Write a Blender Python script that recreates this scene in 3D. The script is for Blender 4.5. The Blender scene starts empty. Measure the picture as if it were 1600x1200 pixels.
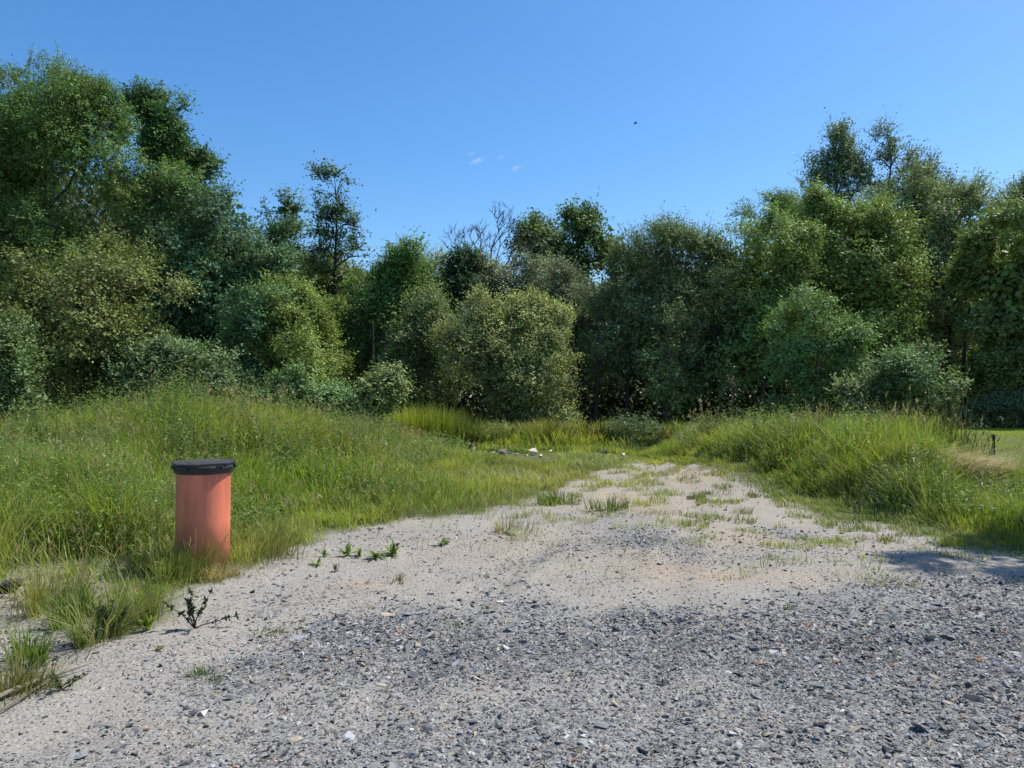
import bpy, bmesh, math, random
import numpy as np

random.seed(7)
RS = np.random.default_rng(11)
F, CX, HZ, EYE = 1155.0, 800.0, 620.0, 1.6      # focal length and horizon (photo pixels), eye height
SUN_AZ, SUN_EL = 63.3, 58.0

sc = bpy.context.scene
C = sc.collection
world = bpy.data.worlds.new("World")
sc.world = world
world.use_nodes = True

# ------------------------------------------------------------------ noise
def _h(ix, iy, iz, seed):
    n = (ix * 374761393 + iy * 668265263 + iz * 2147483647 + seed * 1274126177) & 0xFFFFFFFF
    n = ((n ^ (n >> 13)) * 1274126177) & 0xFFFFFFFF
    n = ((n ^ (n >> 16)) * 2246822519) & 0xFFFFFFFF
    return ((n ^ (n >> 15)) & 0xFFFFFF) / float(0xFFFFFF)

def noise(x, y, z=None, seed=0):
    x = np.asarray(x, float); y = np.asarray(y, float)
    z = np.zeros_like(x) if z is None else np.asarray(z, float)
    xi = np.floor(x).astype(np.int64); yi = np.floor(y).astype(np.int64); zi = np.floor(z).astype(np.int64)
    xf, yf, zf = x - xi, y - yi, z - zi
    xf = xf * xf * (3 - 2 * xf); yf = yf * yf * (3 - 2 * yf); zf = zf * zf * (3 - 2 * zf)
    r = 0
    for a in (0, 1):
        for b in (0, 1):
            for c in (0, 1):
                w = (xf if a else 1 - xf) * (yf if b else 1 - yf) * (zf if c else 1 - zf)
                r = r + w * _h(xi + a, yi + b, zi + c, seed)
    return r

def fbm(x, y, z=None, seed=0, o=3):
    r, a, t = 0, 1.0, 0.0
    for i in range(o):
        k = 2.03 ** i
        r = r + a * noise(np.asarray(x) * k, np.asarray(y) * k, None if z is None else np.asarray(z) * k, seed + i * 17)
        t += a; a *= 0.5
    return r / t

def sstep(a, b, x):
    t = np.clip((np.asarray(x, float) - a) / (b - a), 0, 1)
    return t * t * (3 - 2 * t)

# ------------------------------------------------------------------ terrain
def H(x, y):
    x = np.asarray(x, float); y = np.asarray(y, float)
    h = (fbm(x * .35, y * .35, seed=3) - .5) * .10
    g = lambda cx, cy, sx, sy, a: a * np.exp(-((x - cx) / sx) ** 2 - ((y - cy) / sy) ** 2)
    h = h + g(-6.1, 14.5, 1.9, 3.2, .40) + .22 * (fbm(x * .7 + 5, y * .7, seed=9) - .5) * sstep(-2, -4, x) * sstep(8, 11, y) + g(-10, 14, 5, 5, .12) + g(-3, 19, 4, 3, .12)
    h = h + g(6.2, 14.6, 2.6, 2.6, .42) + g(7.4, 12.8, 2.0, 2.4, .18)
    h = h + .50 * sstep(7.5, 12, x) * sstep(14, 24, y)
    far = sstep(25.5, 31, y)
    h = h * (1 - far) - 1.2 * far
    near = sstep(300, 60, np.hypot(x, y))
    return h * near - 1.2 * (1 - near) * (y > 0)

def at(px, py, off=0.0):
    """photo pixel -> point on flat ground"""
    Y = EYE * F / (py - HZ)
    return ((px - CX) / F * Y, Y)

def up(px, py, Y):
    """photo pixel at a chosen distance -> point in space"""
    return ((px - CX) / F * Y, Y, EYE + (HZ - py) / F * Y)

def poly_world(pts):
    return np.array([at(*p) for p in pts])

def inside(poly, x, y):
    r = np.zeros(np.shape(x), bool)
    n = len(poly)
    for i in range(n):
        x0, y0 = poly[i]; x1, y1 = poly[(i + 1) % n]
        c = ((y0 > y) != (y1 > y)) & (x < (x1 - x0) * (y - y0) / (y1 - y0 + 1e-12) + x0)
        r ^= c
    return r

def sdist(poly, x, y):
    """signed distance, positive inside"""
    d = np.full(np.shape(x), 1e9)
    n = len(poly)
    for i in range(n):
        a = poly[i]; b = poly[(i + 1) % n]
        ab = b - a
        t = np.clip(((x - a[0]) * ab[0] + (y - a[1]) * ab[1]) / (ab @ ab + 1e-12), 0, 1)
        d = np.minimum(d, np.hypot(x - a[0] - t * ab[0], y - a[1] - t * ab[1]))
    return np.where(inside(poly, x, y), d, -d)

TRACK = np.concatenate([np.array([[-7.0, -30.0], [-5.2, -4.0], [-3.9, 1.5]]), poly_world([
    (-150, 1170), (0, 1093), (90, 1060), (150, 1012), (215, 985), (300, 925), (345, 902), (440, 868), (500, 836), (560, 820),
    (640, 810), (740, 800), (800, 784), (850, 768), (900, 750), (930, 738), (965, 729), (1000, 723), (1030, 726), (1070, 736),
    (1110, 747), (1170, 765), (1235, 790), (1290, 806), (1360, 822), (1430, 834), (1500, 850), (1560, 862), (1650, 872)]),
    np.array([[9.5, 7.6], [16, 7.4], [30, 6.5], [30, -30]])])
SLATE = np.concatenate([np.array([[-8.0, -30.0], [-5, 0.5]]), poly_world([
    (-100, 1200), (120, 1100), (290, 1030), (400, 1000), (520, 965), (640, 940), (720, 922), (800, 908), (880, 925), (920, 938), (1000, 930),
    (1110, 922), (1250, 916), (1400, 916), (1600, 910)]), np.array([[30, 6.2], [30, -30]])])
BARE = poly_world([(-150, 885), (0, 872), (60, 862), (140, 855), (215, 868), (245, 885), (205, 925), (150, 985), (100, 1045), (20, 1075), (-100, 1100), (-300, 1130)])

def sdist_line(pts, x, y):
    d = np.full(np.shape(x), 1e9)
    for a, b in zip(pts[:-1], pts[1:]):
        ab = b - a
        t = np.clip(((x - a[0]) * ab[0] + (y - a[1]) * ab[1]) / (ab @ ab + 1e-12), 0, 1)
        d = np.minimum(d, np.hypot(x - a[0] - t * ab[0], y - a[1] - t * ab[1]))
    return d

def blob(cx, cy, rx, ry, x, y):
    """soft spot given in photo pixels on the ground"""
    X, Y = at(cx, cy)
    Xa, _ = at(cx + rx, cy)
    _, Ya = at(cx, cy - ry); _, Yb = at(cx, cy + ry)
    return np.exp(-((x - X) / (Xa - X)) ** 2 - ((y - Y) / (abs(Ya - Yb) / 2)) ** 2)

def zones(x, y):
    n1 = fbm(x * 1.3, y * 1.3, seed=21, o=4) - .5
    n2 = fbm(x * .5, y * .5, seed=33, o=4) - .5
    dt = sdist(TRACK, x, y) + n1 * .7
    ds = sdist(SLATE, x, y) + n1 * .6 + n2 * .9
    slate = sstep(-.46, .40, ds + (fbm(x * 4, y * 4, seed=23) - .5) * .5) * (1.05 + .9 * (n2 + n1 * .6))
    slate = slate - .28 * blob(720, 1080, 330, 40, x, y) - .35 * blob(150, 1150, 260, 50, x, y)
    for b, a in (((960, 815, 90, 22), .7), ((1010, 850, 80, 14), .55), ((450, 925, 110, 25), .35), ((640, 830, 120, 14), .4), ((1290, 872, 110, 12), .3), ((1060, 880, 60, 10), .4), ((1240, 830, 70, 10), .3)):
        slate = slate + a * blob(*b, x, y) * (.6 + 1.2 * (n1 + .3))
    for pts, w, a in ((((520, 842), (600, 828), (700, 818)), .22, .5), (((860, 808), (940, 815), (1010, 840), (1060, 870)), .3, .75), (((720, 905), (800, 880), (900, 850)), .18, .35),
                      (((900, 900), (1000, 905), (1150, 880), (1320, 868)), .16, .35), (((1050, 800), (1150, 815), (1300, 850)), .2, .35), (((420, 960), (560, 915), (700, 890)), .14, .3)):
        slate = slate + a * np.exp(-(sdist_line(poly_world(pts), x, y) / w) ** 2) * np.clip(.5 + 2.2 * n1 + n2, 0, 1.3)
    for pts, w, a in ((((230, 1200), (420, 1090), (620, 1010), (790, 950)), .16, .45), (((620, 1200), (760, 1080), (880, 990), (960, 935)), .13, .35), (((1230, 1200), (1200, 1080), (1160, 980), (1130, 930)), .15, .3)):
        slate = slate - a * np.exp(-(sdist_line(poly_world(pts), x, y) / w) ** 2) * np.clip(.6 + 2.0 * n1, 0, 1.2)
    slate = np.clip(slate, 0, 1)
    tan = .75 * (n2 + .30)
    for b, a in (((1030, 885, 60, 18), .9), ((1100, 905, 130, 14), .9), ((575, 908, 45, 9), .9), ((1180, 850, 90, 12), .5), ((1000, 790, 70, 16), .65), ((1300, 845, 120, 10), .5),
                 ((880, 780, 60, 14), .5), ((1250, 900, 100, 10), .55), ((250, 1150, 160, 30), .5), ((1060, 750, 70, 10), .45), ((640, 1090, 90, 16), .35)):
        tan = tan + a * blob(*b, x, y) * (.7 + 1.0 * n1)
    for pts, w, a in ((((960, 850), (1030, 880), (1110, 905), (1260, 915)), .2, .8), (((940, 765), (1010, 790), (1090, 825), (1200, 850)), .28, .6), (((560, 905), (600, 912)), .12, .7), (((940, 740), (1040, 745), (1100, 755)), .5, .7), (((1180, 845), (1320, 855), (1430, 880)), .2, .5)):
        tan = tan + a * np.exp(-(sdist_line(poly_world(pts), x, y) / w) ** 2) * np.clip(.6 + 2 * n1, 0, 1.3)
    tan = np.clip(tan, 0, 1)
    soil = sstep(.15, -.25, dt)
    bare = sstep(-.1, .3, sdist(BARE, x, y) + n1 * .5)
    soil = soil * (1 - .9 * bare)
    return slate * (1 - soil) * (1 - bare * .8), tan, soil, dt, bare

# ------------------------------------------------------------------ mesh helpers
def make_mesh(name, v, faces, mat, cols=None, smooth=False, parent=None):
    """faces: list of (n,k) index arrays"""
    me = bpy.data.meshes.new(name)
    v = np.asarray(v, np.float32)
    faces = [np.asarray(f, np.int32) for f in faces if len(f)]
    me.vertices.add(len(v)); me.vertices.foreach_set("co", v.ravel())
    loops = np.concatenate([f.ravel() for f in faces])
    counts = np.concatenate([np.full(len(f), f.shape[1], np.int32) for f in faces])
    starts = np.concatenate([[0], np.cumsum(counts)[:-1]]).astype(np.int32)
    me.loops.add(len(loops)); me.loops.foreach_set("vertex_index", loops)
    me.polygons.add(len(counts)); me.polygons.foreach_set("loop_start", starts); me.polygons.foreach_set("loop_total", counts)
    me.update(calc_edges=True)
    me.polygons.foreach_set("use_smooth", np.full(len(counts), smooth, bool))
    if cols is not None:
        a = me.attributes.new("col", 'FLOAT_COLOR', 'POINT')
        c = np.ones((len(v), 4), np.float32); c[:, :3] = cols
        a.data.foreach_set("color", c.ravel())
    me.materials.append(mat)
    o = bpy.data.objects.new(name, me)
    C.objects.link(o)
    if parent: o.parent = parent
    return o

def tag(o, label, cat, group=None, kind=None):
    if label: o["label"] = label
    if cat: o["category"] = cat
    if group: o["group"] = group
    if kind: o["kind"] = kind
    return o

def empty(name, loc, label, cat, group=None):
    o = bpy.data.objects.new(name, None)
    o.empty_display_size = .2
    C.objects.link(o); o.location = loc
    return tag(o, label, cat, group)

class Geo:
    """collects vertices and faces for one mesh"""
    def __init__(s): s.v, s.f3, s.f4, s.c, s.n = [], [], [], [], 0
    def add(s, v, f3=None, f4=None, c=None):
        v = np.asarray(v, float).reshape(-1, 3)
        if f3 is not None and len(f3): s.f3.append(np.asarray(f3) + s.n)
        if f4 is not None and len(f4): s.f4.append(np.asarray(f4) + s.n)
        s.v.append(v); s.n += len(v)
        s.c.append(np.broadcast_to(np.asarray((.5, .5, .5) if c is None else c, float), (len(v), 3)))
    def tube(s, pts, rad, k=6, c=None, cap=True):
        pts = np.asarray(pts, float); n = len(pts); rad = np.broadcast_to(rad, (n,))
        t = np.gradient(pts, axis=0); t /= np.linalg.norm(t, axis=1, keepdims=True) + 1e-9
        ref = np.where(np.abs(t[:, 2:3]) > .9, np.array([[1., 0, 0]]), np.array([[0, 0, 1.]]))
        a = np.cross(t, ref); a /= np.linalg.norm(a, axis=1, keepdims=True) + 1e-9
        b = np.cross(t, a)
        ang = np.arange(k) * 2 * math.pi / k
        v = pts[:, None] + rad[:, None, None] * (np.cos(ang)[None, :, None] * a[:, None] + np.sin(ang)[None, :, None] * b[:, None])
        i = np.arange(n - 1)[:, None] * k; j = np.arange(k)[None]; j2 = (j + 1) % k
        f = np.stack([i + j, i + j2, i + k + j2, i + k + j], -1).reshape(-1, 4)
        f3 = None
        v = v.reshape(-1, 3)
        if cap:
            v = np.concatenate([v, pts[-1:]])
            q = (n - 1) * k
            f3 = np.stack([q + np.arange(k), q + (np.arange(k) + 1) % k, np.full(k, n * k)], -1)
        s.add(v, f3, f, c)
    def leaves(s, base, d, nrm, L, W, c, wpos=.42, fold=0.0):
        """rhombic leaves"""
        base = np.asarray(base, float); n = len(base)
        d = d / (np.linalg.norm(d, axis=1, keepdims=True) + 1e-9)
        w = np.cross(nrm, d); w /= np.linalg.norm(w, axis=1, keepdims=True) + 1e-9
        L = np.broadcast_to(L, (n,))[:, None]; W = np.broadcast_to(W, (n,))[:, None]
        m = base + d * L * wpos
        up_ = np.cross(d, w) * (W * fold)
        v = np.stack([base, m + w * W * .5 + up_, base + d * L, m - w * W * .5 + up_], 1)
        s.add(v.reshape(-1, 3), None, np.arange(4 * n).reshape(-1, 4), np.repeat(np.broadcast_to(c, (n, 3)), 4, 0))
    def blades(s, base, h, w, lean, az, c, curve=.6, segs=3):
        """grass blades: base points, height, width, horizontal reach, direction"""
        base = np.asarray(base, float); n = len(base)
        h = np.broadcast_to(h, (n,)); w = np.broadcast_to(w, (n,)); lean = np.broadcast_to(lean, (n,)); az = np.broadcast_to(az, (n,))
        d = np.stack([np.cos(az), np.sin(az), np.zeros(n)], -1)
        tw = az + math.pi / 2 + RS.normal(0, .5, n)
        q = np.stack([np.cos(tw), np.sin(tw), np.zeros(n)], -1)
        ts = {3: (0, .4, .75), 2: (0, .55)}[segs]
        V = []
        def P(t):
            return base + d * (lean * (curve * t * t + (1 - curve) * t))[:, None] + np.array([0, 0, 1.]) * (h * (t - .25 * np.minimum(lean / (h + 1e-6), 1.6) * t ** 3))[:, None]
        for t in ts:
            p = P(t); ww = (w * (1 - .55 * t * t))[:, None] * .5
            V += [p - q * ww, p + q * ww]
        V.append(P(1.0))
        k = len(V); V = np.stack(V, 1)
        o = (np.arange(n) * k)[:, None]
        f4 = np.concatenate([o + np.array([[2 * i, 2 * i + 1, 2 * i + 3, 2 * i + 2]]) for i in range(len(ts) - 1)])
        m = 2 * (len(ts) - 1)
        f3 = o + np.array([[m, m + 1, m + 2]])
        s.add(V.reshape(-1, 3), f3, f4, np.repeat(np.broadcast_to(c, (n, 3)), k, 0))
    def build(s, name, mat, parent=None, smooth=False):
        if not s.v: return None
        f = []
        if s.f3: f.append(np.concatenate(s.f3))
        if s.f4: f.append(np.concatenate(s.f4))
        return make_mesh(name, np.concatenate(s.v), f, mat, np.concatenate(s.c), smooth, parent)

def unit(v): return v / (np.linalg.norm(v, axis=-1, keepdims=True) + 1e-9)
def rdir(n): return unit(RS.normal(0, 1, (n, 3)))

# ------------------------------------------------------------------ materials
def new_mat(name):
    m = bpy.data.materials.new(name); m.use_nodes = True
    nt = m.node_tree; nt.nodes.clear()
    return m, nt, nt.nodes, nt.links

def leaf_mat(name, trans=.35, rough=.55, spec=.3, tint=(1.08, 1.15, .65)):
    m, nt, N, L = new_mat(name)
    out = N.new("ShaderNodeOutputMaterial")
    a = N.new("ShaderNodeAttribute"); a.attribute_name = "col"
    p = N.new("ShaderNodeBsdfPrincipled")
    p.inputs["Roughness"].default_value = rough
    p.inputs["Specular IOR Level"].default_value = spec
    t = N.new("ShaderNodeBsdfTranslucent")
    mul = N.new("ShaderNodeMix"); mul.data_type = 'RGBA'; mul.blend_type = 'MULTIPLY'
    mul.inputs["Factor"].default_value = 1
    mul.inputs[7].default_value = (*tint, 1)
    mix = N.new("ShaderNodeMixShader"); mix.inputs[0].default_value = trans
    L.new(a.outputs["Color"], p.inputs["Base Color"]); L.new(a.outputs["Color"], mul.inputs[6])
    L.new(mul.outputs[2], t.inputs["Color"])
    L.new(p.outputs[0], mix.inputs[1]); L.new(t.outputs[0], mix.inputs[2]); L.new(mix.outputs[0], out.inputs[0])
    return m

def attr_mat(name, rough=.85, spec=.2, nscale=30., namp=.35, bump=.3):
    m, nt, N, L = new_mat(name)
    out = N.new("ShaderNodeOutputMaterial")
    a = N.new("ShaderNodeAttribute"); a.attribute_name = "col"
    p = N.new("ShaderNodeBsdfPrincipled")
    p.inputs["Roughness"].default_value = rough; p.inputs["Specular IOR Level"].default_value = spec
    g = N.new("ShaderNodeNewGeometry")
    n = N.new("ShaderNodeTexNoise"); n.inputs["Scale"].default_value = nscale; n.inputs["Detail"].default_value = 4
    L.new(g.outputs["Position"], n.inputs["Vector"])
    mr = N.new("ShaderNodeMapRange"); mr.inputs[3].default_value = 1 - namp; mr.inputs[4].default_value = 1 + namp
    L.new(n.outputs["Fac"], mr.inputs[0])
    mul = N.new("ShaderNodeVectorMath"); mul.operation = 'SCALE'
    L.new(a.outputs["Color"], mul.inputs[0]); L.new(mr.outputs[0], mul.inputs["Scale"])
    L.new(mul.outputs[0], p.inputs["Base Color"])
    b = N.new("ShaderNodeBump"); b.inputs["Strength"].default_value = bump; b.inputs["Distance"].default_value = .02
    L.new(n.outputs["Fac"], b.inputs["Height"]); L.new(b.outputs[0], p.inputs["Normal"])
    L.new(p.outputs[0], out.inputs[0])
    return m

def ground_mat():
    m, nt, N, L = new_mat("ground_mix")
    out = N.new("ShaderNodeOutputMaterial")
    p = N.new("ShaderNodeBsdfPrincipled"); p.inputs["Roughness"].default_value = .95; p.inputs["Specular IOR Level"].default_value = .15
    a = N.new("ShaderNodeAttribute"); a.attribute_name = "col"
    sep = N.new("ShaderNodeSeparateColor"); L.new(a.outputs["Color"], sep.inputs[0])
    g = N.new("ShaderNodeNewGeometry")
    def noise_(s, d=4, r=.6):
        n = N.new("ShaderNodeTexNoise"); n.inputs["Scale"].default_value = s; n.inputs["Detail"].default_value = d; n.inputs["Roughness"].default_value = r
        L.new(g.outputs["Position"], n.inputs["Vector"]); return n
    def vor(s):
        n = N.new("ShaderNodeTexVoronoi"); n.inputs["Scale"].default_value = s; n.inputs["Randomness"].default_value = 1
        L.new(g.outputs["Position"], n.inputs["Vector"]); return n
    def ramp(src, stops):
        r = N.new("ShaderNodeValToRGB")
        e = r.color_ramp.elements
        e[0].position, e[0].color = stops[0][0], (*stops[0][1], 1)
        e[1].position, e[1].color = stops[-1][0], (*stops[-1][1], 1)
        for q, c in stops[1:-1]:
            x = e.new(q); x.color = (*c, 1)
        L.new(src, r.inputs[0]); return r.outputs[0]
    def mix(f, x, y, mode='MIX'):
        k = N.new("ShaderNodeMix"); k.data_type = 'RGBA'; k.blend_type = mode
        if isinstance(f, float): k.inputs["Factor"].default_value = f
        else: L.new(f, k.inputs["Factor"])
        for s_, i in ((x, 6), (y, 7)):
            if isinstance(s_, tuple): k.inputs[i].default_value = (*s_, 1)
            else: L.new(s_, k.inputs[i])
        return k.outputs[2]
    def math_(op, x, y):
        k = N.new("ShaderNodeMath"); k.operation = op
        for s_, i in ((x, 0), (y, 1)):
            if isinstance(s_, (int, float)): k.inputs[i].default_value = s_
            else: L.new(s_, k.inputs[i])
        return k.outputs[0]
    v1, v2 = vor(150), vor(55)
    sepv = N.new("ShaderNodeSeparateColor"); L.new(v1.outputs["Color"], sepv.inputs[0])
    sepw = N.new("ShaderNodeSeparateColor"); L.new(v2.outputs["Color"], sepw.inputs[0])
    nf, nm, nl = noise_(38, 5, .7), noise_(6, 4), noise_(.9, 4)
    sand = ramp(nf.outputs["Fac"], [(.28, (.115, .102, .08)), (.45, (.26, .235, .193)), (.7, (.385, .35, .288))])
    tan = ramp(nf.outputs["Fac"], [(.28, (.20, .14, .08)), (.7, (.46, .34, .20))])
    grit = ramp(sepv.outputs[0], [(0, (.09, .09, .09)), (.5, (.24, .235, .22)), (.85, (.36, .345, .31)), (1, (.6, .58, .54))])
    slate = ramp(sepw.outputs[0], [(0, (.030, .031, .033)), (.4, (.092, .095, .097)), (.75, (.185, .185, .18)), (1, (.34, .325, .295))])
    base = mix(sep.outputs[1], sand, tan)
    base = mix(.45, base, grit)
    base = mix(ramp(nl.outputs["Fac"], [(.3, (0, 0, 0)), (.7, (.25, .25, .25))]), base, (.215, .192, .162))
    slate = mix(.45, slate, grit)
    fs = math_('ADD', sep.outputs[0], math_('MULTIPLY', math_('SUBTRACT', nm.outputs["Fac"], .5), .9))
    fs = math_('MULTIPLY', math_('MINIMUM', math_('MAXIMUM', fs, 0), 1), math_('MINIMUM', math_('MULTIPLY', sep.outputs[0], 4), 1))
    base = mix(fs, base, slate)
    soil = ramp(nf.outputs["Fac"], [(.3, (.045, .045, .02)), (.5, (.085, .10, .035)), (.75, (.16, .15, .075))])
    fb = math_('ADD', sep.outputs[2], math_('MULTIPLY', math_('SUBTRACT', nm.outputs["Fac"], .5), .7))
    fb = math_('MULTIPLY', math_('MINIMUM', math_('MAXIMUM', fb, 0), 1), math_('MINIMUM', math_('MULTIPLY', sep.outputs[2], 4), 1))
    base = mix(fb, base, soil)
    L.new(base, p.inputs["Base Color"])
    hgt = math_('ADD', math_('MULTIPLY', v2.outputs["Distance"], -.8), math_('ADD', math_('MULTIPLY', v1.outputs["Distance"], -.35), math_('MULTIPLY', nf.outputs["Fac"], .9)))
    b = N.new("ShaderNodeBump"); b.inputs["Strength"].default_value = .55; b.inputs["Distance"].default_value = .012
    L.new(hgt, b.inputs["Height"]); L.new(b.outputs[0], p.inputs["Normal"])
    L.new(p.outputs[0], out.inputs[0])
    return m

def plastic(name, col, rough, nscale=8., namp=.12, spec=.4, mud=.6):
    m, nt, N, L = new_mat(name)
    out = N.new("ShaderNodeOutputMaterial")
    p = N.new("ShaderNodeBsdfPrincipled"); p.inputs["Specular IOR Level"].default_value = spec
    g = N.new("ShaderNodeTexCoord")
    n = N.new("ShaderNodeTexNoise"); n.inputs["Scale"].default_value = nscale; n.inputs["Detail"].default_value = 6
    mp = N.new("ShaderNodeMapping"); mp.inputs["Scale"].default_value = (1, 1, .25)
    L.new(g.outputs["Object"], mp.inputs[0]); L.new(mp.outputs[0], n.inputs["Vector"])
    r = N.new("ShaderNodeValToRGB")
    lo = tuple(c * (1 - namp) for c in col); hi = tuple(min(1, c * (1 + namp)) for c in col)
    r.color_ramp.elements[0].position = .3; r.color_ramp.elements[0].color = (*lo, 1)
    r.color_ramp.elements[1].position = .7; r.color_ramp.elements[1].color = (*hi, 1)
    L.new(n.outputs["Fac"], r.inputs[0])
    # dried mud splashed up from the soil, scuffs
    sx = N.new("ShaderNodeSeparateXYZ"); L.new(g.outputs["Object"], sx.inputs[0])
    n2 = N.new("ShaderNodeTexNoise"); n2.inputs["Scale"].default_value = 22; n2.inputs["Detail"].default_value = 7; n2.inputs["Roughness"].default_value = .75
    L.new(g.outputs["Object"], n2.inputs["Vector"])
    hz = N.new("ShaderNodeMapRange"); hz.inputs[1].default_value = .0; hz.inputs[2].default_value = .55; hz.inputs[3].default_value = .16; hz.inputs[4].default_value = -.10
    L.new(sx.outputs["Z"], hz.inputs[0])
    ad = N.new("ShaderNodeMath"); ad.operation = 'ADD'; L.new(n2.outputs["Fac"], ad.inputs[0]); L.new(hz.outputs[0], ad.inputs[1])
    df = N.new("ShaderNodeMapRange"); df.inputs[1].default_value = .54; df.inputs[2].default_value = .70; df.inputs[4].default_value = mud
    L.new(ad.outputs[0], df.inputs[0])
    mx = N.new("ShaderNodeMix"); mx.data_type = 'RGBA'; mx.inputs[7].default_value = (.27, .215, .15, 1)
    L.new(df.outputs[0], mx.inputs["Factor"]); L.new(r.outputs[0], mx.inputs[6]); L.new(mx.outputs[2], p.inputs["Base Color"])
    mr = N.new("ShaderNodeMapRange"); mr.inputs[3].default_value = rough - .1; mr.inputs[4].default_value = rough + .12
    L.new(n.outputs["Fac"], mr.inputs[0]); L.new(mr.outputs[0], p.inputs["Roughness"])
    L.new(p.outputs[0], out.inputs[0])
    return m

M_LEAF = leaf_mat("tree_leaf", trans=.22, rough=.55, spec=.16)
M_GRASS = leaf_mat("grass_blade", trans=.42, rough=.5, spec=.25, tint=(1.15, 1.15, .6))
M_BARK = attr_mat("bark", .9, .15, 14., .45, .6)
M_STONE = attr_mat("stone", .85, .25, 70., .3, .25)
M_WOOD = attr_mat("weathered_wood", .9, .15, 40., .35, .4)
M_GROUND = ground_mat()

# ------------------------------------------------------------------ ground
def axis_grid(lo, hi, step, far, grow=1.22):
    a = list(np.arange(lo, hi + 1e-6, step))
    s, x = step, hi
    while x < far:
        s *= grow; x += s; a.append(x)
    s, x = step, lo
    b = []
    while x > -far:
        s *= grow; x -= s; b.append(x)
    return np.array(b[::-1] + a)

xs = axis_grid(-9, 9, .075, 2500, 1.06)
ya = np.arange(2, 14, .07); yb = np.arange(14, 30, .16)
yy = list(ya) + list(yb)
s, y = .16, yy[-1]
while y < 2500: s *= 1.1; y += s; yy.append(y)
s, y, pre = .07, 2.0, []
while y > -2500: s *= 1.18; y -= s; pre.append(y)
ys = np.array(pre[::-1] + yy)
GX, GY = np.meshgrid(xs, ys)
gx, gy = GX.ravel(), GY.ravel()
sl, tn, so, dt_, bare_ = zones(gx, gy)
near = sstep(22, 12, np.hypot(gx, gy))
gz = H(gx, gy) + near * ((fbm(gx * 7, gy * 7, seed=5) - .5) * .03 * (1 + sl) + (fbm(gx * 2.2, gy * 2.2, seed=6) - .5) * .05)
for pts, w, a in (((( 560, 1200), (640, 1050), (720, 960), (820, 870), (930, 800), (990, 745), (1010, 722)), .16, .022), (((1000, 1200), (1010, 1050), (1030, 960), (1060, 870), (1080, 800), (1070, 745), (1060, 725)), .16, .022)):
    dl = sdist_line(poly_world(pts), gx, gy) + (fbm(gx * 2, gy * 2, seed=88) - .5) * .15
    gz = gz - a * np.exp(-(dl / w) ** 2) + .6 * a * np.exp(-((dl - .26) / .1) ** 2)
gv = np.stack([gx, gy, gz], -1)
nx, ny = len(xs), len(ys)
ii = (np.arange(ny - 1)[:, None] * nx + np.arange(nx - 1)[None]).ravel()
quads = np.stack([ii, ii + 1, ii + nx + 1, ii + nx], -1)
fc = gv[quads].mean(1)
on = (dt_[quads].mean(1) > 0)
gcol = np.stack([sl, tn, so], -1)
def sub(name, q):
    u, inv = np.unique(q, return_inverse=True)
    return make_mesh(name, gv[u], [inv.reshape(q.shape)], M_GROUND, gcol[u], True)
tag(sub("ground", quads[~on]), None, None, kind="structure")
tag(sub("gravel_track", quads[on]), None, None, kind="structure")

def ground_z(x, y):
    """height of the built ground by bilinear lookup"""
    x = np.asarray(x, float); y = np.asarray(y, float)
    i = np.clip(np.searchsorted(xs, x) - 1, 0, nx - 2); j = np.clip(np.searchsorted(ys, y) - 1, 0, ny - 2)
    u = (x - xs[i]) / (xs[i + 1] - xs[i]); v = (y - ys[j]) / (ys[j + 1] - ys[j])
    Z = gz.reshape(ny, nx)
    return (Z[j, i] * (1 - u) + Z[j, i + 1] * u) * (1 - v) + (Z[j + 1, i] * (1 - u) + Z[j + 1, i + 1] * u) * v

def field(n, y0, y1, margin=1.4, k=.76, power=1.0):
    """n random points in the widened view between two distances"""
    w0, w1 = k * y0 + margin, k * y1 + margin
    y = np.sqrt(RS.random(n) * (y1 ** 2 - y0 ** 2) + y0 ** 2)
    x = (RS.random(n) * 2 - 1) * (k * y + margin)
    return x, y

# ------------------------------------------------------------------ gravel stones
def stone_protos(n, flat=(.5, .8)):
    out = []
    for i in range(n):
        bm = bmesh.new()
        r = random.Random(100 + i)
        for k in range(11):
            d = [r.gauss(0, 1) for _ in range(3)]
            l = math.sqrt(sum(q * q for q in d)); e = r.uniform(.8, 1.1)
            bm.verts.new((d[0] / l * e, d[1] / l * e * r.uniform(.55, .95), d[2] / l * e * r.uniform(*flat)))
        bmesh.ops.convex_hull(bm, input=bm.verts)
        for v in [v for v in bm.verts if not v.link_faces]: bm.verts.remove(v)
        bmesh.ops.triangulate(bm, faces=bm.faces)
        bm.verts.index_update()
        out.append((np.array([v.co[:] for v in bm.verts]), np.array([[v.index for v in f.verts] for f in bm.faces])))
        bm.free()
    return out

PROTOS = stone_protos(14, (.3, .75))

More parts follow.
